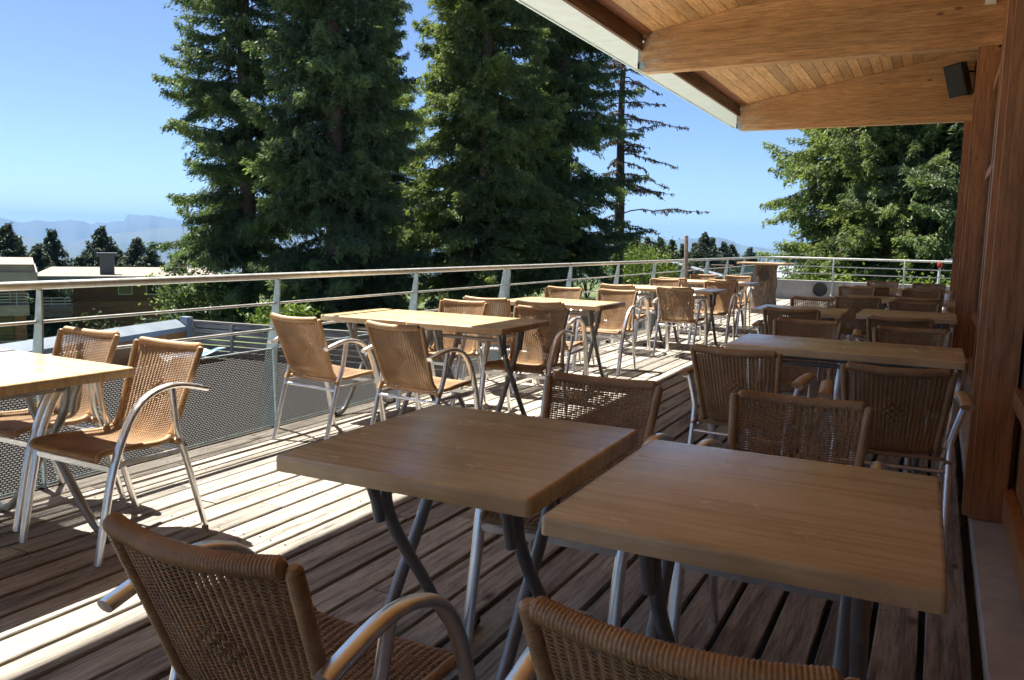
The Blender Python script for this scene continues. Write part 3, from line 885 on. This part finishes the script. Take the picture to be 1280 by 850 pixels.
# ------------------------------------------------------------------ tree-trunk high table
tt = thing('trunk_table', 'high round-edged table with plank top on a knotty peeled tree trunk', 'table', (-3.2, 17.5, .002))
g = MB()
zs = np.linspace(0, .93, 40); n = 40; V = []
for z in zs:
    a = np.arange(n)*2*PI/n
    r = .235 + .05*(1-z)**2 + .03*np.sin(a*3+z*2) + .015*np.sin(a*7+z*5) + .012*np.sin(z*14+a)
    r = r + .05*np.exp(-((z-.72)**2)/.006)*np.exp(-((np.angle(np.exp(1j*(a+PI*.55))))**2)/.08)
    r = r - .045*np.exp(-((z-.72)**2)/.0012)*np.exp(-((np.angle(np.exp(1j*(a+PI*.55))))**2)/.015)
    cx = -.07*(1-z/.93); V.append(np.stack([cx+r*np.cos(a), r*np.sin(a), np.full(n, z)], -1))
V = np.array(V); i = np.arange(len(zs)-1)[:, None]*n; j = np.arange(n)[None]; k = (j+1) % n
g.add(V.reshape(-1, 3), np.stack([i+j, i+k, i+k+n, i+j+n], -1).reshape(-1, 4), .5)
g.build('trunk', M['log'], tt, True)
g = MB()
for r_, w_ in ((.085, .020), (.052, .016), (.022, .016)):
    a = np.linspace(0, 2*PI, 25); g.sweep(np.stack([r_*np.cos(a), np.zeros(25), r_*np.sin(a)*1.1], -1), w_, 8, caps=False)
o = g.build('knot', M['bark'], tt, True, loc=(.02, -.262, .70))
g = MB()
for q in range(4):
    x0 = -.52; g.box((x0+.02*(q % 2), -.36+q*.18, .932), (.52-.015*((q+1) % 2), -.36+q*.18+.176, .972))
g.build('tabletop', M['armwood'], tt, bevel=.008)

# ------------------------------------------------------------------ trees
def quads(C, D, W, rnds):
    """leaf quads from centres, half-length vectors, half-width vectors"""
    V = np.stack([C-D-W*.6, C-D*.2+W, C+D, C-D*.2-W], 1) if False else np.stack([C-D, C-W, C+D, C+W], 1)
    n = len(C); F = np.arange(4*n).reshape(n, 4)
    return V.reshape(-1, 3), F, rnds
def build_quads(name, parts, mat, parent):
    V = np.vstack([p[0] for p in parts]); N = len(V)//4
    F = np.arange(4*N).reshape(N, 4)
    g = MB(); g.v = [V]; g.f = [F]; g.n = len(V); g.rnd = [np.concatenate([p[2] for p in parts])]
    return g.build(name, mat, parent)
def conifer_parts(rg, H, Rm, z0, wh=.42, per=6, leaf=.078, step=.15, lstep=.10, nq=6, pw=.72, droop=.34, tw=.42, gaps=.08, bare=0., hang=.55, elr=.17, lw=.25, lf=(.42, .62), elt=.75):
    parts = []; wood = MB(); h = z0; br = []
    while h < H-.25:
        for q in range(per):
            if rg.random() < gaps: continue
            br.append((h + rg.uniform(-.9, .9)*wh, rg.random()*2*PI))
        h += wh*rg.uniform(.7, 1.3)*(1 - .35*(h-z0)/(H-z0))
    lob = rg.random(6)*6
    for hh, az in br:
        f = np.clip((hh-z0)/(H-z0), 0, 1)
        lobe = 1 + .13*math.sin(az*2+lob[0]+hh*.7) + .12*math.sin(az*3+lob[1]-hh*1.3) + .10*math.sin(az*5+lob[2]+hh*2.1)
        L = Rm*(1-f)**pw*(lf[0]+lf[1]*rg.random()**.55)*lobe
        L = max(L, .25)
        el = -.05 + elt*f**1.3 + rg.normal(0, elr)
        n = max(4, int(L/step)); t = np.linspace(.12 if L > 1 else .02, 1, n)
        out = np.array([math.cos(az), math.sin(az), 0]); side = np.array([-math.sin(az), math.cos(az), 0])
        bend = rg.normal(0, .14); dr = droop*rg.uniform(.5, 1.5)
        def path(q):
            p = out[None]*(L*q)[:, None] + side[None]*(bend*L*q**2)[:, None]
            p[:, 2] = hh + L*(el*q - dr*q**2*(1-.6*f) + .15*q**4)
            return p
        P = path(t)
        if L > .8:
            wood.sweep(path(np.linspace(0, 1, 7)), np.linspace(.018+.009*L, .006, 7), 4, caps=False, rnd=.5)
        brt = rg.random()**1.6
        for sg in (1, -1, 0):
            ll = (min(1.0, tw*L)*(1-t)**.55*(.35+.65*np.minimum(1, t*3)) + .10)*rg.uniform(.55, 1.25, n)
            if sg == 0: ll = np.full(n, .05)
            m = max(1, int(ll.max()/lstep)+1)
            fr = (np.arange(m)+.6)/m
            dirv = (out*.72 + side*sg*.75) if sg else out
            dirv = dirv/np.linalg.norm(dirv)
            Dv = dirv[None]+rg.normal(0, .2, (n, 3))
            pts = P[:, None, :] + Dv[:, None, :]*(ll[:, None]*fr[None])[..., None]
            pts[..., 2] -= hang*(ll[:, None]*fr[None])**1.5*rg.uniform(.5, 1.5, (n, 1)) + .02
            keep = (fr[None]*ll.max() <= ll[:, None]+lstep)
            pt = pts[keep]; dv = np.broadcast_to(Dv[:, None, :], pts.shape)[keep]; tip = np.broadcast_to(np.maximum(t[:, None], fr[None]), keep.shape)[keep]
            N = len(pt)
            C = np.repeat(pt, nq, 0) + rg.normal(0, .045, (N*nq, 3))
            C[:, 2] -= np.abs(rg.normal(0, leaf*1.1, N*nq))
            D = np.repeat(dv, nq, 0) + rg.normal(0, .6, (N*nq, 3)); D[:, 2] -= .75
            D /= np.linalg.norm(D, axis=1)[:, None]
            W = np.cross(D, rg.normal(0, 1, (N*nq, 3)) + np.array([0, 0, .6])); W /= np.linalg.norm(W, axis=1)[:, None]+1e-9
            sz = leaf*rg.uniform(.65, 1.35, (N*nq, 1))
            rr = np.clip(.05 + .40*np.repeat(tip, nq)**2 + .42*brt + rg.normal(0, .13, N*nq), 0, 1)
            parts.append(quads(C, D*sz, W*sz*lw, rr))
    return parts, wood
def trunk_into(wood, H, r0, lean=0.0):
    zs = np.linspace(-.4, H, 18)
    P = np.stack([lean*zs/H*1. + .05*np.sin(zs*.5), .04*np.cos(zs*.4), zs], -1)
    wood.sweep(P, np.maximum(.015, r0*(1-zs/H)**.8*(1+.35*np.exp(-np.maximum(zs, 0)/.5))), 12, rnd=.5)
def big_fir(label, x, y, H, Rm, z0, r0, seed, mat='fir', **kw):
    z = float(gz(x, y)); t = thing('fir_tree', label, 'tree', (x, y, z))
    rg = np.random.default_rng(seed)
    parts, wood = conifer_parts(rg, H, Rm, z0, **kw)
    trunk_into(wood, H, r0)
    wood.build('trunk', M['bark'], t, True)
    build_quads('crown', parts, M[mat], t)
    return t
big_fir('leftmost tall dark fir, its ragged left side against the open sky', -21.4, 21.0, 24, 3.5, .5, .30, 11, per=7, gaps=.12, pw=.8)
big_fir('very tall dense fir second from the left of the dark group', -17.3, 20.7, 28, 3.05, .4, .36, 12, per=9, wh=.36)
big_fir('tall fir with yellow-green lit clumps in the middle of the group', -14.3, 25.2, 26, 3.5, 1.0, .34, 13, 'fir2', per=9, wh=.38)
big_fir('dark tall fir at the right end of the dense group, next to the dead tree', -13.2, 29.3, 26, 3.2, 1.8, .34, 14, per=8, wh=.40)
big_fir('bushy fir filling the gap between the two left tall firs', -21.6, 28.5, 19, 2.9, .3, .30, 15, per=7)
big_fir('broad spreading fir beyond the far railing on the right', -1.9, 36.0, 18, 4.9, 1.3, .42, 16, 'fir2', per=13, wh=.36, leaf=.09, nq=5, pw=.55, step=.19, lstep=.13, elr=.34, hang=.9, lf=(.66, .40))
big_fir('dark fir beyond the far railing, partly hidden by the building posts', 2.2, 34.5, 18, 5.6, 1.3, .38, 17, per=11, wh=.38, leaf=.09, nq=5, pw=.58, step=.19, lstep=.13, elr=.32, hang=.9, lf=(.66, .40))

# dead tree
dt = thing('dead_tree', 'nearly bare dead conifer with drooping brown branches right of the fir group', 'tree', (-13.2, 35.65, float(gz(-13.2, 35.65))))
rg = np.random.default_rng(5)
wood = MB(); trunk_into(wood, 15.5, .28); parts = []
expl = [(3.9, 20, 4.2), (3.0, 24, 3.3), (4.9, 14, 2.4), (5.7, 28, 2.2), (6.6, 17, 2.6), (8.1, 22, 3.0), (8.8, 12, 1.9), (9.8, 26, 1.7), (10.8, 15, 1.5), (7.3, 200, 2.4), (9.3, 205, 2.0), (10.4, 195, 1.8), (5.2, 210, 2.0)]
hs = [(h_, None, None) for h_ in rg.uniform(2.6, 13.9, 95)] + expl
for hh, az0, L0 in hs:
    az = rg.random()*2*PI if az0 is None else R(az0)
    f = (hh-3)/11; L = (2.2*max(0, 1-f)**.6+.3)*rg.uniform(.3, 1.0) if L0 is None else L0
    out = np.array([math.cos(az), math.sin(az), 0]); side = np.array([-out[1], out[0], 0])
    t_ = np.linspace(0, 1, 9); P = out[None]*(L*t_)[:, None] + side[None]*(rg.normal(0, .12)*L*t_**2)[:, None]
    P[:, 2] = hh + L*(rg.uniform(-.05, .38)*t_ - rg.uniform(.28, .62)*t_**2 + .12*t_**4) + rg.normal(0, .03, 9)
    wood.sweep(P, np.linspace(.034, .010, 9), 5, caps=False, rnd=.5)
    for q in range(int(L*9)):
        tq = rg.uniform(.2, 1); p = np.array([np.interp(tq, t_, P[:, i]) for i in range(3)])
        l2 = rg.uniform(.15, .75)*(1.15-tq)+.1; dv = out*.5+side*rg.choice([-1, 1])*rg.uniform(.3, .9)
        P2 = np.array([p, p+dv*l2*.5+[0, 0, -.05*l2], p+dv*l2+[0, 0, -.35*l2]])
        wood.sweep(P2, [.016, .012, .008], 3, caps=False, rnd=.5)
        m = int(l2*16)+2
        fr = rg.random(m)[:, None]; C = P2[0]*(1-fr)+P2[2]*fr + rg.normal(0, .03, (m, 3)); D = rg.normal(0, .4, (m, 3)); D[:, 2] -= .8
        D /= np.linalg.norm(D, axis=1)[:, None]; W = np.cross(D, rg.normal(0, 1, (m, 3))); W /= np.linalg.norm(W, axis=1)[:, None]
        sz = rg.uniform(.04, .09, (m, 1)); parts.append(quads(C, D*sz*1.2, W*sz*.3, rg.random(m)))
wood.build('trunk', M['deadbark'], dt, True)
build_quads('crown', parts, M['lichen'], dt)
g = MB(); g.box((-.19, -.05, -.22), (.19, .09, .22)); g.box((-.22, -.10, .221), (.22, .12, .25)); g.box((-.04, -.06, -.02), (.04, -.051, .06))
tag(g.build('nest_box', M['fascia'], bevel=.01, loc=(-12.98, 35.28, 1.3)), 'pale nest box on the trunk of the dead conifer', 'nest box')

# small firs on the skyline (a few shapes, copied)
def small_fir_proto(seed, H, Rm):
    rg = np.random.default_rng(seed)
    parts, wood = conifer_parts(rg, H, Rm, .3, wh=.30, per=9, leaf=.13, step=.2, lstep=.2, nq=3, pw=1.0, droop=.15, hang=.25, lf=(.72, .32), lw=.3, elr=.07, elt=.12)
    trunk_into(wood, H, .14); return parts, wood
pm = []
for sd, H, Rm in ((31, 8, 4.0), (32, 8, 4.8), (33, 8, 2.9)):
    parts, wood = small_fir_proto(sd, H, Rm)
    t = thing('skyline_fir', 'x', 'tree'); wood.build('trunk', M['bark'], t, True); build_quads('crown', parts, M['firfar'], t); pm.append(t)
sky_firs = [
 (-73.1, 43.3, 1.9, 1, 'dark fir at the left edge of the photo above the near flat roof'),
 (-77.8, 47.0, .9, 2, 'slim fir just right of the edge fir on the left skyline'),
 (-67.7, 42.6, .2, 1, 'low fir with lighter needles below the left skyline'),
 (-73.8, 47.9, 1.5, 0, 'pointed fir standing alone under the left mountain range'),
 (-74.7, 53.6, 1.9, 1, 'broad fir behind the dark chimney'),
 (-70.9, 54.8, .9, 0, 'fir leaning into the right side of the broad fir behind the chimney'),
 (-70.1, 48.1, -.9, 1, 'low fir between the pointed fir and the chimney'),
 (-75.1, 58.2, -.8, 0, 'small far fir right of the chimney'),
 (-80.3, 59.7, -.4, 1, 'small far fir directly right of the broad chimney fir'),
 (-62.6, 49.8, 0, 1, 'fir at the foot of the leftmost tall fir on the skyline'),
 (-36.4, 103.8, 2.2, 0, 'first skyline fir right of the dead tree'),
 (-38.9, 113.5, 2.2, 1, 'second skyline fir right of the dead tree'),
 (-36.1, 109.2, 2.4, 0, 'taller skyline fir in the cluster right of the dead tree'),
 (-32.9, 105.0, 2.3, 1, 'broad skyline fir under the drooping tip of the dead tree'),
 (-33.7, 113.1, 2.2, 2, 'slim skyline fir right of the broad one'),
 (-32.8, 115.4, 1.6, 2, 'short slim skyline fir left of the grey pole'),
 (-32.5, 120.7, 1.8, 2, 'slim skyline fir right beside the grey pole'),
 (-27.9, 108.5, 3.1, 1, 'tallest skyline fir, right of the grey pole'),
 (-28.9, 116.5, 2.6, 2, 'slim skyline fir touching the tallest one on its right'),
 (-27.7, 118.8, 1.9, 1, 'skyline fir in front of the distant blue hump'),
 (-28.4, 126.9, 1.7, 0, 'last fir of the skyline cluster before the gap'),
 (-31.7, 156.8, 1.2, 1, 'small lone fir left of the trunk table top'),
]
cnt = [0, 0, 0]
for x, y, zt, k_, lab in sky_firs:
    zb = float(gz(x, y)) - .1; s = (zt - zb)/8.0
    if cnt[k_] == 0: o = pm[k_]; o['label'] = lab; o.location = (x, y, zb)
    else: o = dup(pm[k_], (x, y, zb), random.random()*6, lab)
    o['group'] = 'small firs on the skyline'
    cnt[k_] += 1
    w_ = 1.15 if s < 1.2 else 1.0
    o.scale = (s*w_, s*w_, s)

def shrub(label, x, y, r, h, seed, n=2600, leaf=.07, z=None, mat='bush', name='green_shrub'):
    z = float(gz(x, y)) if z is None else z
    t = thing(name, label, 'shrub', (x, y, z)); rg = np.random.default_rng(seed)
    st = MB(); parts = []
    nst = 9
    for q in range(nst):
        a = rg.random()*2*PI; rr_ = r*rg.uniform(.2, .8); top = np.array([rr_*math.cos(a), rr_*math.sin(a), h*rg.uniform(.5, .9)])
        P = smooth_path([(0, 0, -.1), tuple(top*[.3, .3, .5]), tuple(top)], 2); st.sweep(P, np.linspace(.03, .008, len(P)), 5, rnd=.5)
        m = n//nst; C = top + rg.normal(0, 1, (m, 3))*[r*.27, r*.27, h*.17]
        C[:, 2] = np.abs(C[:, 2])
        D = rg.normal(0, 1, (m, 3)); D /= np.linalg.norm(D, axis=1)[:, None]; W = np.cross(D, rg.normal(0, 1, (m, 3))); W /= np.linalg.norm(W, axis=1)[:, None]
        sz = leaf*rg.uniform(.6, 1.3, (m, 1)); parts.append(quads(C, D*sz, W*sz*.6, np.clip(rg.normal(.25+.5*rg.random(), .2, m), 0, 1)))
    st.build('stems', M['bark'], t, True); build_quads('leaves', parts, M[mat], t); return t
shrub('light green shrub behind the railing under the middle firs', -15.0, 32.3, 1.9, 2.6, 41)
shrub('pale shrub behind the railing left of the dead tree trunk', -14.2, 34.6, 1.6, 2.4, 42)
shrub('bright bush at the right foot of the dead tree', -12.9, 39.5, 1.8, 2.3, 43)
shrub('shrub with small bright leaves at the bottom of the dense firs', -17.8, 31.0, 1.7, 2.2, 44)
shrub('bush in front of the brown hut beyond the railing', -15.6, 44.0, 1.5, 1.5, 45)
shrub('leafy green tree top overlapping the wooden house behind the left railing', -21.8, 19.1, 1.5, 2.9, 46, 5200, .07, z=-3.4, mat='fir2')
shrub('small bush beyond the slatted fence', -15.7, 16.5, .9, .75, 47, 1200)
shrub('sunlit bush beyond the far railing under the broad fir', -3.6, 31.5, 1.6, 1.7, 48)
shrub('yellow-green bush beyond the far railing near the signpost', -.9, 30.0, 1.5, 1.5, 49)
shrub('bush beyond the far railing beside the building post', .9, 29.0, 1.3, 1.7, 50)
shrub('dark leafy bush between the two wooden houses on the left', -35.8, 26.0, 2.2, 3.4, 51, 3000, .12, mat='firfar')
shrub('low bush beyond the far railing near the grey shed', -4.6, 36.5, 1.3, 1.2, 52)

# ------------------------------------------------------------------ neighbouring buildings
def facing(x, y):  # rotation so that local -Y looks to the terrace
    return math.atan2(-x, y)*1.0
def house(name, label, x, y, z, rz):
    return thing(name, label, 'house', (x, y, z), rz)
# wooden house B
hB = house('wooden_house', 'brown plank-clad house with flat gravel roof and chimneys behind the left railing', -37.8, 29.1, -6.6, math.atan2(32.2-25.9, -35.6+40.4))
g = MB()
for q in range(22): g.box((-3.0, -.02-.012*(q % 2), q*.25), (4.0, .25, q*.25+.245))
g.box((-3.0, .25, 0), (4.0, 9, 5.45)); g.build('wall', M['wallwood'], hB)
g = MB(); g.box((-4.8, -.7, 5.46), (4.5, 11.5, 5.62)); g.build('roof', M['roof'], hB)
g = MB(); g.box((-4.85, -.75, 5.22), (4.55, -.70, 5.60)); g.box((-4.85, -.75, 5.22), (-4.8, 11.5, 5.60)); g.box((4.5, -.75, 5.22), (4.55, 11.5, 5.6)); g.build('roof_edge', M['coping'], hB)
def win(parent, x0, x1, z0, z1, y=-.05, mat=None):
    f = MB(); f.box((x0, y, z0), (x1, y+.03, z1)); fo = f.build('window', M['galv'] if mat is None else mat, parent)
    p = MB(); p.box((x0+.06, y-.012, z0+.06), (x1-.06, y-.002, z1-.06)); p.build('pane', M['glass'], fo)
win(hB, -.9, -.2, 4.6, 5.3); win(hB, .45, 1.1, 4.6, 5.3); win(hB, .3, 1.0, 2.5, 3.3)
g = MB(); g.box((-1.75, 1.0, 5.62), (-1.05, 1.7, 6.6)); g.box((-1.9, .88, 6.6), (-.9, 1.82, 6.78)); ch = g.build('chimney', M['chimney'], hB)
g = MB(); g.box((1.9, 3.0, 5.62), (2.7, 3.8, 6.25)); g.box((1.8, 2.9, 6.25), (2.8, 3.9, 6.38)); g.build('chimney', M['stucco'], hB)
g = MB(); g.box((-4.5, -1.4, 3.6), (-3.0, 1.0, 4.1)); bal = g.build('balcony', M['greywood'], hB)
g = MB()
for zz in (4.25, 4.4, 4.55): g.beam((-4.5, -1.38, zz), (-3.02, -1.38, zz), .03, .03); g.beam((-4.48, -1.38, zz), (-4.48, 1, zz), .03, .03)
for xx in (-4.48, -3.9, -3.3): g.box((xx, -1.4, 4.1), (xx+.04, -1.36, 4.56))
g.build('balcony_rail', M['galv'], bal)
# house A at the very left
hA = house('flat_roof_house', 'grey house with white roof edge and balconies at the left edge of the photo', -34.4, 20.3, -6.4, math.atan2(21.4-20.1, -33.8+34.6))
g = MB(); g.box((-7, 0, 0), (.6, 8, 5.55)); g.build('wall', M['wallwood'], hA)
g = MB(); g.box((-7.5, -1.2, 5.62), (1.1, 9, 5.98)); g.build('roof_edge', M['stucco'], hA)
g = MB(); g.box((-7.4, -1.1, 5.982), (1.0, 9, 6.3)); g.build('roof', M['roof'], hA)
for zz in (4.25, 2.3):
    g = MB(); g.box((-7, -1.1, zz-.05), (.75, -.002, zz+.38)); bal = g.build('balcony', M['greywood'], hA)
    g = MB()
    for q in (.5, .62, .74, .86): g.beam((-7, -1.08, zz+q), (.73, -1.08, zz+q), .03, .03)
    for xx in np.arange(-6.9, .8, .9): g.box((xx, -1.1, zz+.38), (xx+.04, -1.06, zz+.9))
    g.build('balcony_rail', M['galv'], bal)
win(hA, -.45, .1, 4.65, 5.35, -.03); win(hA, -.5, .2, 3.05, 4.1, -.03, M['wallwood']); win(hA, -2.6, -1.7, 4.65, 5.35, -.03)
# kiosk
kx = thing('canopy_kiosk', 'low brown hut with white canopy roof beyond the slatted fence', 'hut', (-23.9, 21.9, float(gz(-23.9, 21.9))), math.atan2(22.17-20.77, -23.08+24.34))
zk = -1.75 - float(gz(-23.9, 21.9))
g = MB(); g.box((-.9, 0, 0), (.75, 2.2, zk)); g.build('wall', M['wallwood'], kx)
g = MB(); g.hexa([(-1.7, -1.0, zk+.05), (1.3, -1.0, zk), (1.6, 2.6, zk+.0), (-1.7, 2.6, zk+.1), (-1.7, -1.0, zk+.25), (1.3, -1.0, zk+.2), (1.75, 2.6, zk+.3), (-1.7, 2.6, zk+.35)]); g.build('roof', M['white'], kx)
g = MB(); g.sweep(smooth_path([(1.15, -.8, zk), (1.35, -.8, zk-.5), (1.5, -.8, 0)], 2), .05, 8); g.build('post', M['galv'], kx, True)
g = MB()
for q in (.45, .62, .8): g.beam((-.5, 2.4, zk+q), (1.6, 2.4, zk+q), .03, .03)
for xx in (-.5, .4, 1.1, 1.58): g.box((xx, 2.38, zk+.3), (xx+.04, 2.42, zk+.82))
g.build('roof_rail', M['galv'], kx)
# hut with corrugated gabled roof
hh = thing('gabled_hut', 'brown timber hut with pale corrugated gabled roof beyond the railing', 'hut', (-17.0, 57.3, -1.9), R(14))
g = MB(); g.box((-3.1, 0, -.5), (2.6, 5, 1.0)); g.hexa([(-3.1, 0, 1.0), (.2, 0, 1.0), (.2, 5, 1), (-3.1, 5, 1), (-3.1, 0, 1.02), (-.2, 0, 1.75), (-.2, 5, 1.75), (-3.1, 5, 1.02)]); g.build('wall', M['wallwood'], hh)
g = MB()
for q in range(36):
    y0 = -.8 + q*.18
    zz = .03*(q % 2)
    g.hexa([(-3.6, y0, .92+zz), (-.2, y0, 1.85+zz), (-.2, y0+.18, 1.85+zz), (-3.6, y0+.18, .92+zz), (-3.6, y0, .97+zz), (-.2, y0, 1.9+zz), (-.2, y0+.18, 1.9+zz), (-3.6, y0+.18, .97+zz)])
    g.hexa([(-.2, y0, 1.85+zz), (3.6, y0, .92+zz), (3.6, y0+.18, .92+zz), (-.2, y0+.18, 1.85+zz), (-.2, y0, 1.9+zz), (3.6, y0, .97+zz), (3.6, y0+.18, .97+zz), (-.2, y0+.18, 1.9+zz)])
g.build('roof', M['roofmetal'], hh)
g = MB(); g.beam((-3.65, -.84, .95), (-.2, -.84, 1.88), .05, .16); g.beam((-.2, -.84, 1.88), (3.65, -.84, .95), .05, .16); g.build('barge_board', M['darkboard'], hh)
# shelter frame + info board
sh = thing('bus_shelter', 'small open shelter frame far beyond the end of the railing', 'shelter', (-15.95, 68.1, -1.9), R(12))
g = MB()
for x in (-.62, .62): g.box((x-.04, 0, -.6), (x+.04, .08, 1.5)); g.box((x-.04, 1, -.6), (x+.04, 1.08, 1.5))
g.build('frame', M['galv'], sh)
g = MB(); g.box((-.9, -.3, 1.5), (.9, 1.4, 1.6)); g.build('roof', M['wallwood'], sh)
g = MB(); g.box((-.5, 1.0, .1), (.5, 1.04, 1.3)); g.build('panel', M['wallwood'], sh)
ib = thing('notice_board', 'pale blue notice board beyond the railing left of the trunk table', 'sign', (-10.4, 51.5, float(gz(-10.4, 51.5))), R(11))
g = MB(); g.box((-.4, 0, .75), (.4, .05, 1.45)); g.build('board', M['coping'], ib)
for x in (-.4, .36):
    g = MB(); g.box((x, .051, -.1), (x+.05, .09, 1.5)); g.build('leg', M['galv'], ib)
# shed beyond parapet
sd = thing('grey_shed', 'low shed with ribbed grey roof beyond the far parapet', 'shed', (-6.6, 42.0, -1.4), R(10))
g = MB()
for q in range(16):
    x0 = -1.3+q*.15
    g.hexa([(x0, 0, 1.15), (x0+.13, 0, 1.15), (x0+.13, 3, 1.65), (x0, 3, 1.65), (x0, 0, 1.2), (x0+.13, 0, 1.2), (x0+.13, 3, 1.7), (x0, 3, 1.7)])
g.box((-1.32, .0, 1.1), (1.12, 3, 1.14)); g.build('roof', M['roofmetal'], sd)
g = MB(); g.box((-1.25, .1, 0), (1.05, 2.9, 1.1)); g.build('wall', M['wallwood'], sd)
# signpost with red head
rp = thing('signpost', 'white post with a red head beyond the right end of the far railing', 'sign', (.02, 26, -1.35), 0)
g = MB(); g.sweep([(0, 0, 0), (0, 0, 2.15)], .035, 8); g.build('pole', M['white'], rp, True)
g = MB(); g.lathe([(0, 0), (.05, .01), (.07, .1), (.05, .2), (0, .22)], n=16); g.build('head', M['red'], rp, True, loc=(0, 0, 2.15))
g = MB(); g.box((.1, -.03, 2.3), (.45, .03, 2.42)); g.build('arm', M['white'], rp)
# boundary wall with pale coping and slatted fence
w0 = np.array([-12.6, 5.3]); w1 = np.array([-14.45, 12.35])
bwl = thing('garden_wall', 'brown plank wall with broad pale blue-grey coping below the left railing', 'wall', (0, 0, 0))
g = MB(); g.hexa([(w0[0]-.05, w0[1], -1.9), (w0[0], w0[1], -1.9), (w1[0], w1[1], -1.9), (w1[0]-.05, w1[1], -1.9), (w0[0]-.05, w0[1], -.72), (w0[0], w0[1], -.72), (w1[0], w1[1], -.72), (w1[0]-.05, w1[1], -.72)])
g.build('wall', M['post'], bwl)
g = MB(); g.hexa([(w0[0]-.22, w0[1]-.1, -.66), (w0[0]+.06, w0[1], -.80), (w1[0]+.06, w1[1], -.80), (w1[0]-.22, w1[1]-.1, -.66), (w0[0]-.22, w0[1]-.1, -.56), (w0[0]+.06, w0[1], -.70), (w1[0]+.06, w1[1], -.70), (w1[0]-.22, w1[1]-.1, -.56)])
g.build('coping', M['coping'], bwl)
fn = thing('slatted_fence', 'grey horizontal slat fence below the left railing', 'fence', (-14.35, 12.45, -1.6), math.atan2(12.86-12.5, 3.0))
g = MB()
for q in range(8): g.box((0, -.02, .06+q*.117), (6.2, .005, .152+q*.117))
g.build('slats', M['greywood'], fn)
g = MB(); g.box((-.05, -.05, .985), (6.25, .03, 1.03)); g.build('top_rail', M['greywood'], fn)
for x in (0, 1.05, 2.2, 3.3, 4.5, 5.6):
    g = MB(); g.box((x-.035, -.06, -.3), (x+.035, -.021, .984)); g.build('post', M['greywood'], fn)
g = MB(); g.box((-14.58, 12.28, -1.9), (-14.36, 12.44, -.5)); tag(g.build('fence_pillar', M['coping']), 'pale pillar where the plank wall meets the slatted fence', 'pillar')
mt_, nt, b, out = new_mat('tarp'); n = noise(nt, coords(nt), 1.4, 2, .5)
r = ramp(nt, n, [(.46, (.55, .62, .66)), (.52, (.08, .25, .5))]); nt.links.new(r.outputs[0], b.inputs['Base Color']); b.inputs['Roughness'].default_value = .4
g = MB()
xs = np.linspace(0, 1, 14); V = []
for u in xs:
    for v in xs: V.append((-13.9+u*.8, 11.0+v*1.2, -1.18+.06*math.sin(u*9)*math.cos(v*7)+.1*u*v))
V = np.array(V); i = np.arange(13)[:, None]*14; j = np.arange(13)[None]
g.add(V, np.stack([i+j, i+14+j, i+15+j, i+j+1], -1).reshape(-1, 4), .5)
tp_ = tag(g.build('tarpaulin', mt_, smooth=True), 'blue and white tarpaulin lying below the railing beside the plank wall', 'tarpaulin')
so = tp_.modifiers.new('t', 'SOLIDIFY'); so.thickness = .01

# ------------------------------------------------------------------ camera
f_, pitch, roll_, yaw, hc = 1015.1, R(6.962), R(1.2987), R(27.517), 1.3052
F = Vector((-math.sin(yaw)*math.cos(pitch), math.cos(yaw)*math.cos(pitch), -math.sin(pitch)))
Rt = Vector((math.cos(yaw), math.sin(yaw), 0)); U = Rt.cross(F)
Rr = math.cos(roll_)*Rt + math.sin(roll_)*U; Ur = -math.sin(roll_)*Rt + math.cos(roll_)*U
cam = bpy.data.cameras.new('camera'); co = bpy.data.objects.new('camera', cam); COL.objects.link(co)
mw = Matrix((Rr, Ur, -F)).transposed().to_4x4(); mw.translation = (0, 0, hc)
co.matrix_world = mw
cam.sensor_width = 36; cam.sensor_fit = 'HORIZONTAL'; cam.lens = 36*f_/1280
cam.clip_start = .02; cam.clip_end = 60000
S.camera = co

# ------------------------------------------------------------------ light
sv = Vector((-.47, .12, 1)).normalized()
el = math.asin(sv.z); azm = math.atan2(sv.x, sv.y)
w = bpy.data.worlds.new('World'); S.world = w; w.use_nodes = True; nt = w.node_tree; nt.nodes.clear()
o_ = nt.nodes.new('ShaderNodeOutputWorld'); bg = nt.nodes.new('ShaderNodeBackground'); sk = nt.nodes.new('ShaderNodeTexSky')
sk.sky_type = 'NISHITA'; sk.sun_disc = False; sk.sun_elevation = el; sk.sun_rotation = azm
sk.altitude = 1500; sk.air_density = .68; sk.dust_density = 1.3; sk.ozone_density = 4.5
bg.inputs[1].default_value = .053
nt.links.new(sk.outputs[0], bg.inputs[0]); nt.links.new(bg.outputs[0], o_.inputs[0])
sl = bpy.data.lights.new('sun', 'SUN'); sl.energy = 4.15; sl.angle = R(.53); sl.color = (1, .95, .86)
so_ = bpy.data.objects.new('sun', sl); COL.objects.link(so_); so_.rotation_euler = (-sv).to_track_quat('-Z', 'Y').to_euler()
S.view_settings.view_transform = 'Standard'; S.view_settings.look = 'None'; S.view_settings.gamma = 1
S.view_settings.exposure = 1.9; S.view_settings.use_curve_mapping = False
S.render.engine = 'CYCLES'
cy = S.cycles
cy.use_denoising = True
try: cy.denoiser = 'OPENIMAGEDENOISE'
except Exception: pass
cy.max_bounces = 10; cy.diffuse_bounces = 8; cy.glossy_bounces = 4; cy.transparent_max_bounces = 12; cy.volume_bounces = 1
cy.sample_clamp_indirect = 8
cy.use_adaptive_sampling = True; cy.adaptive_threshold = .02
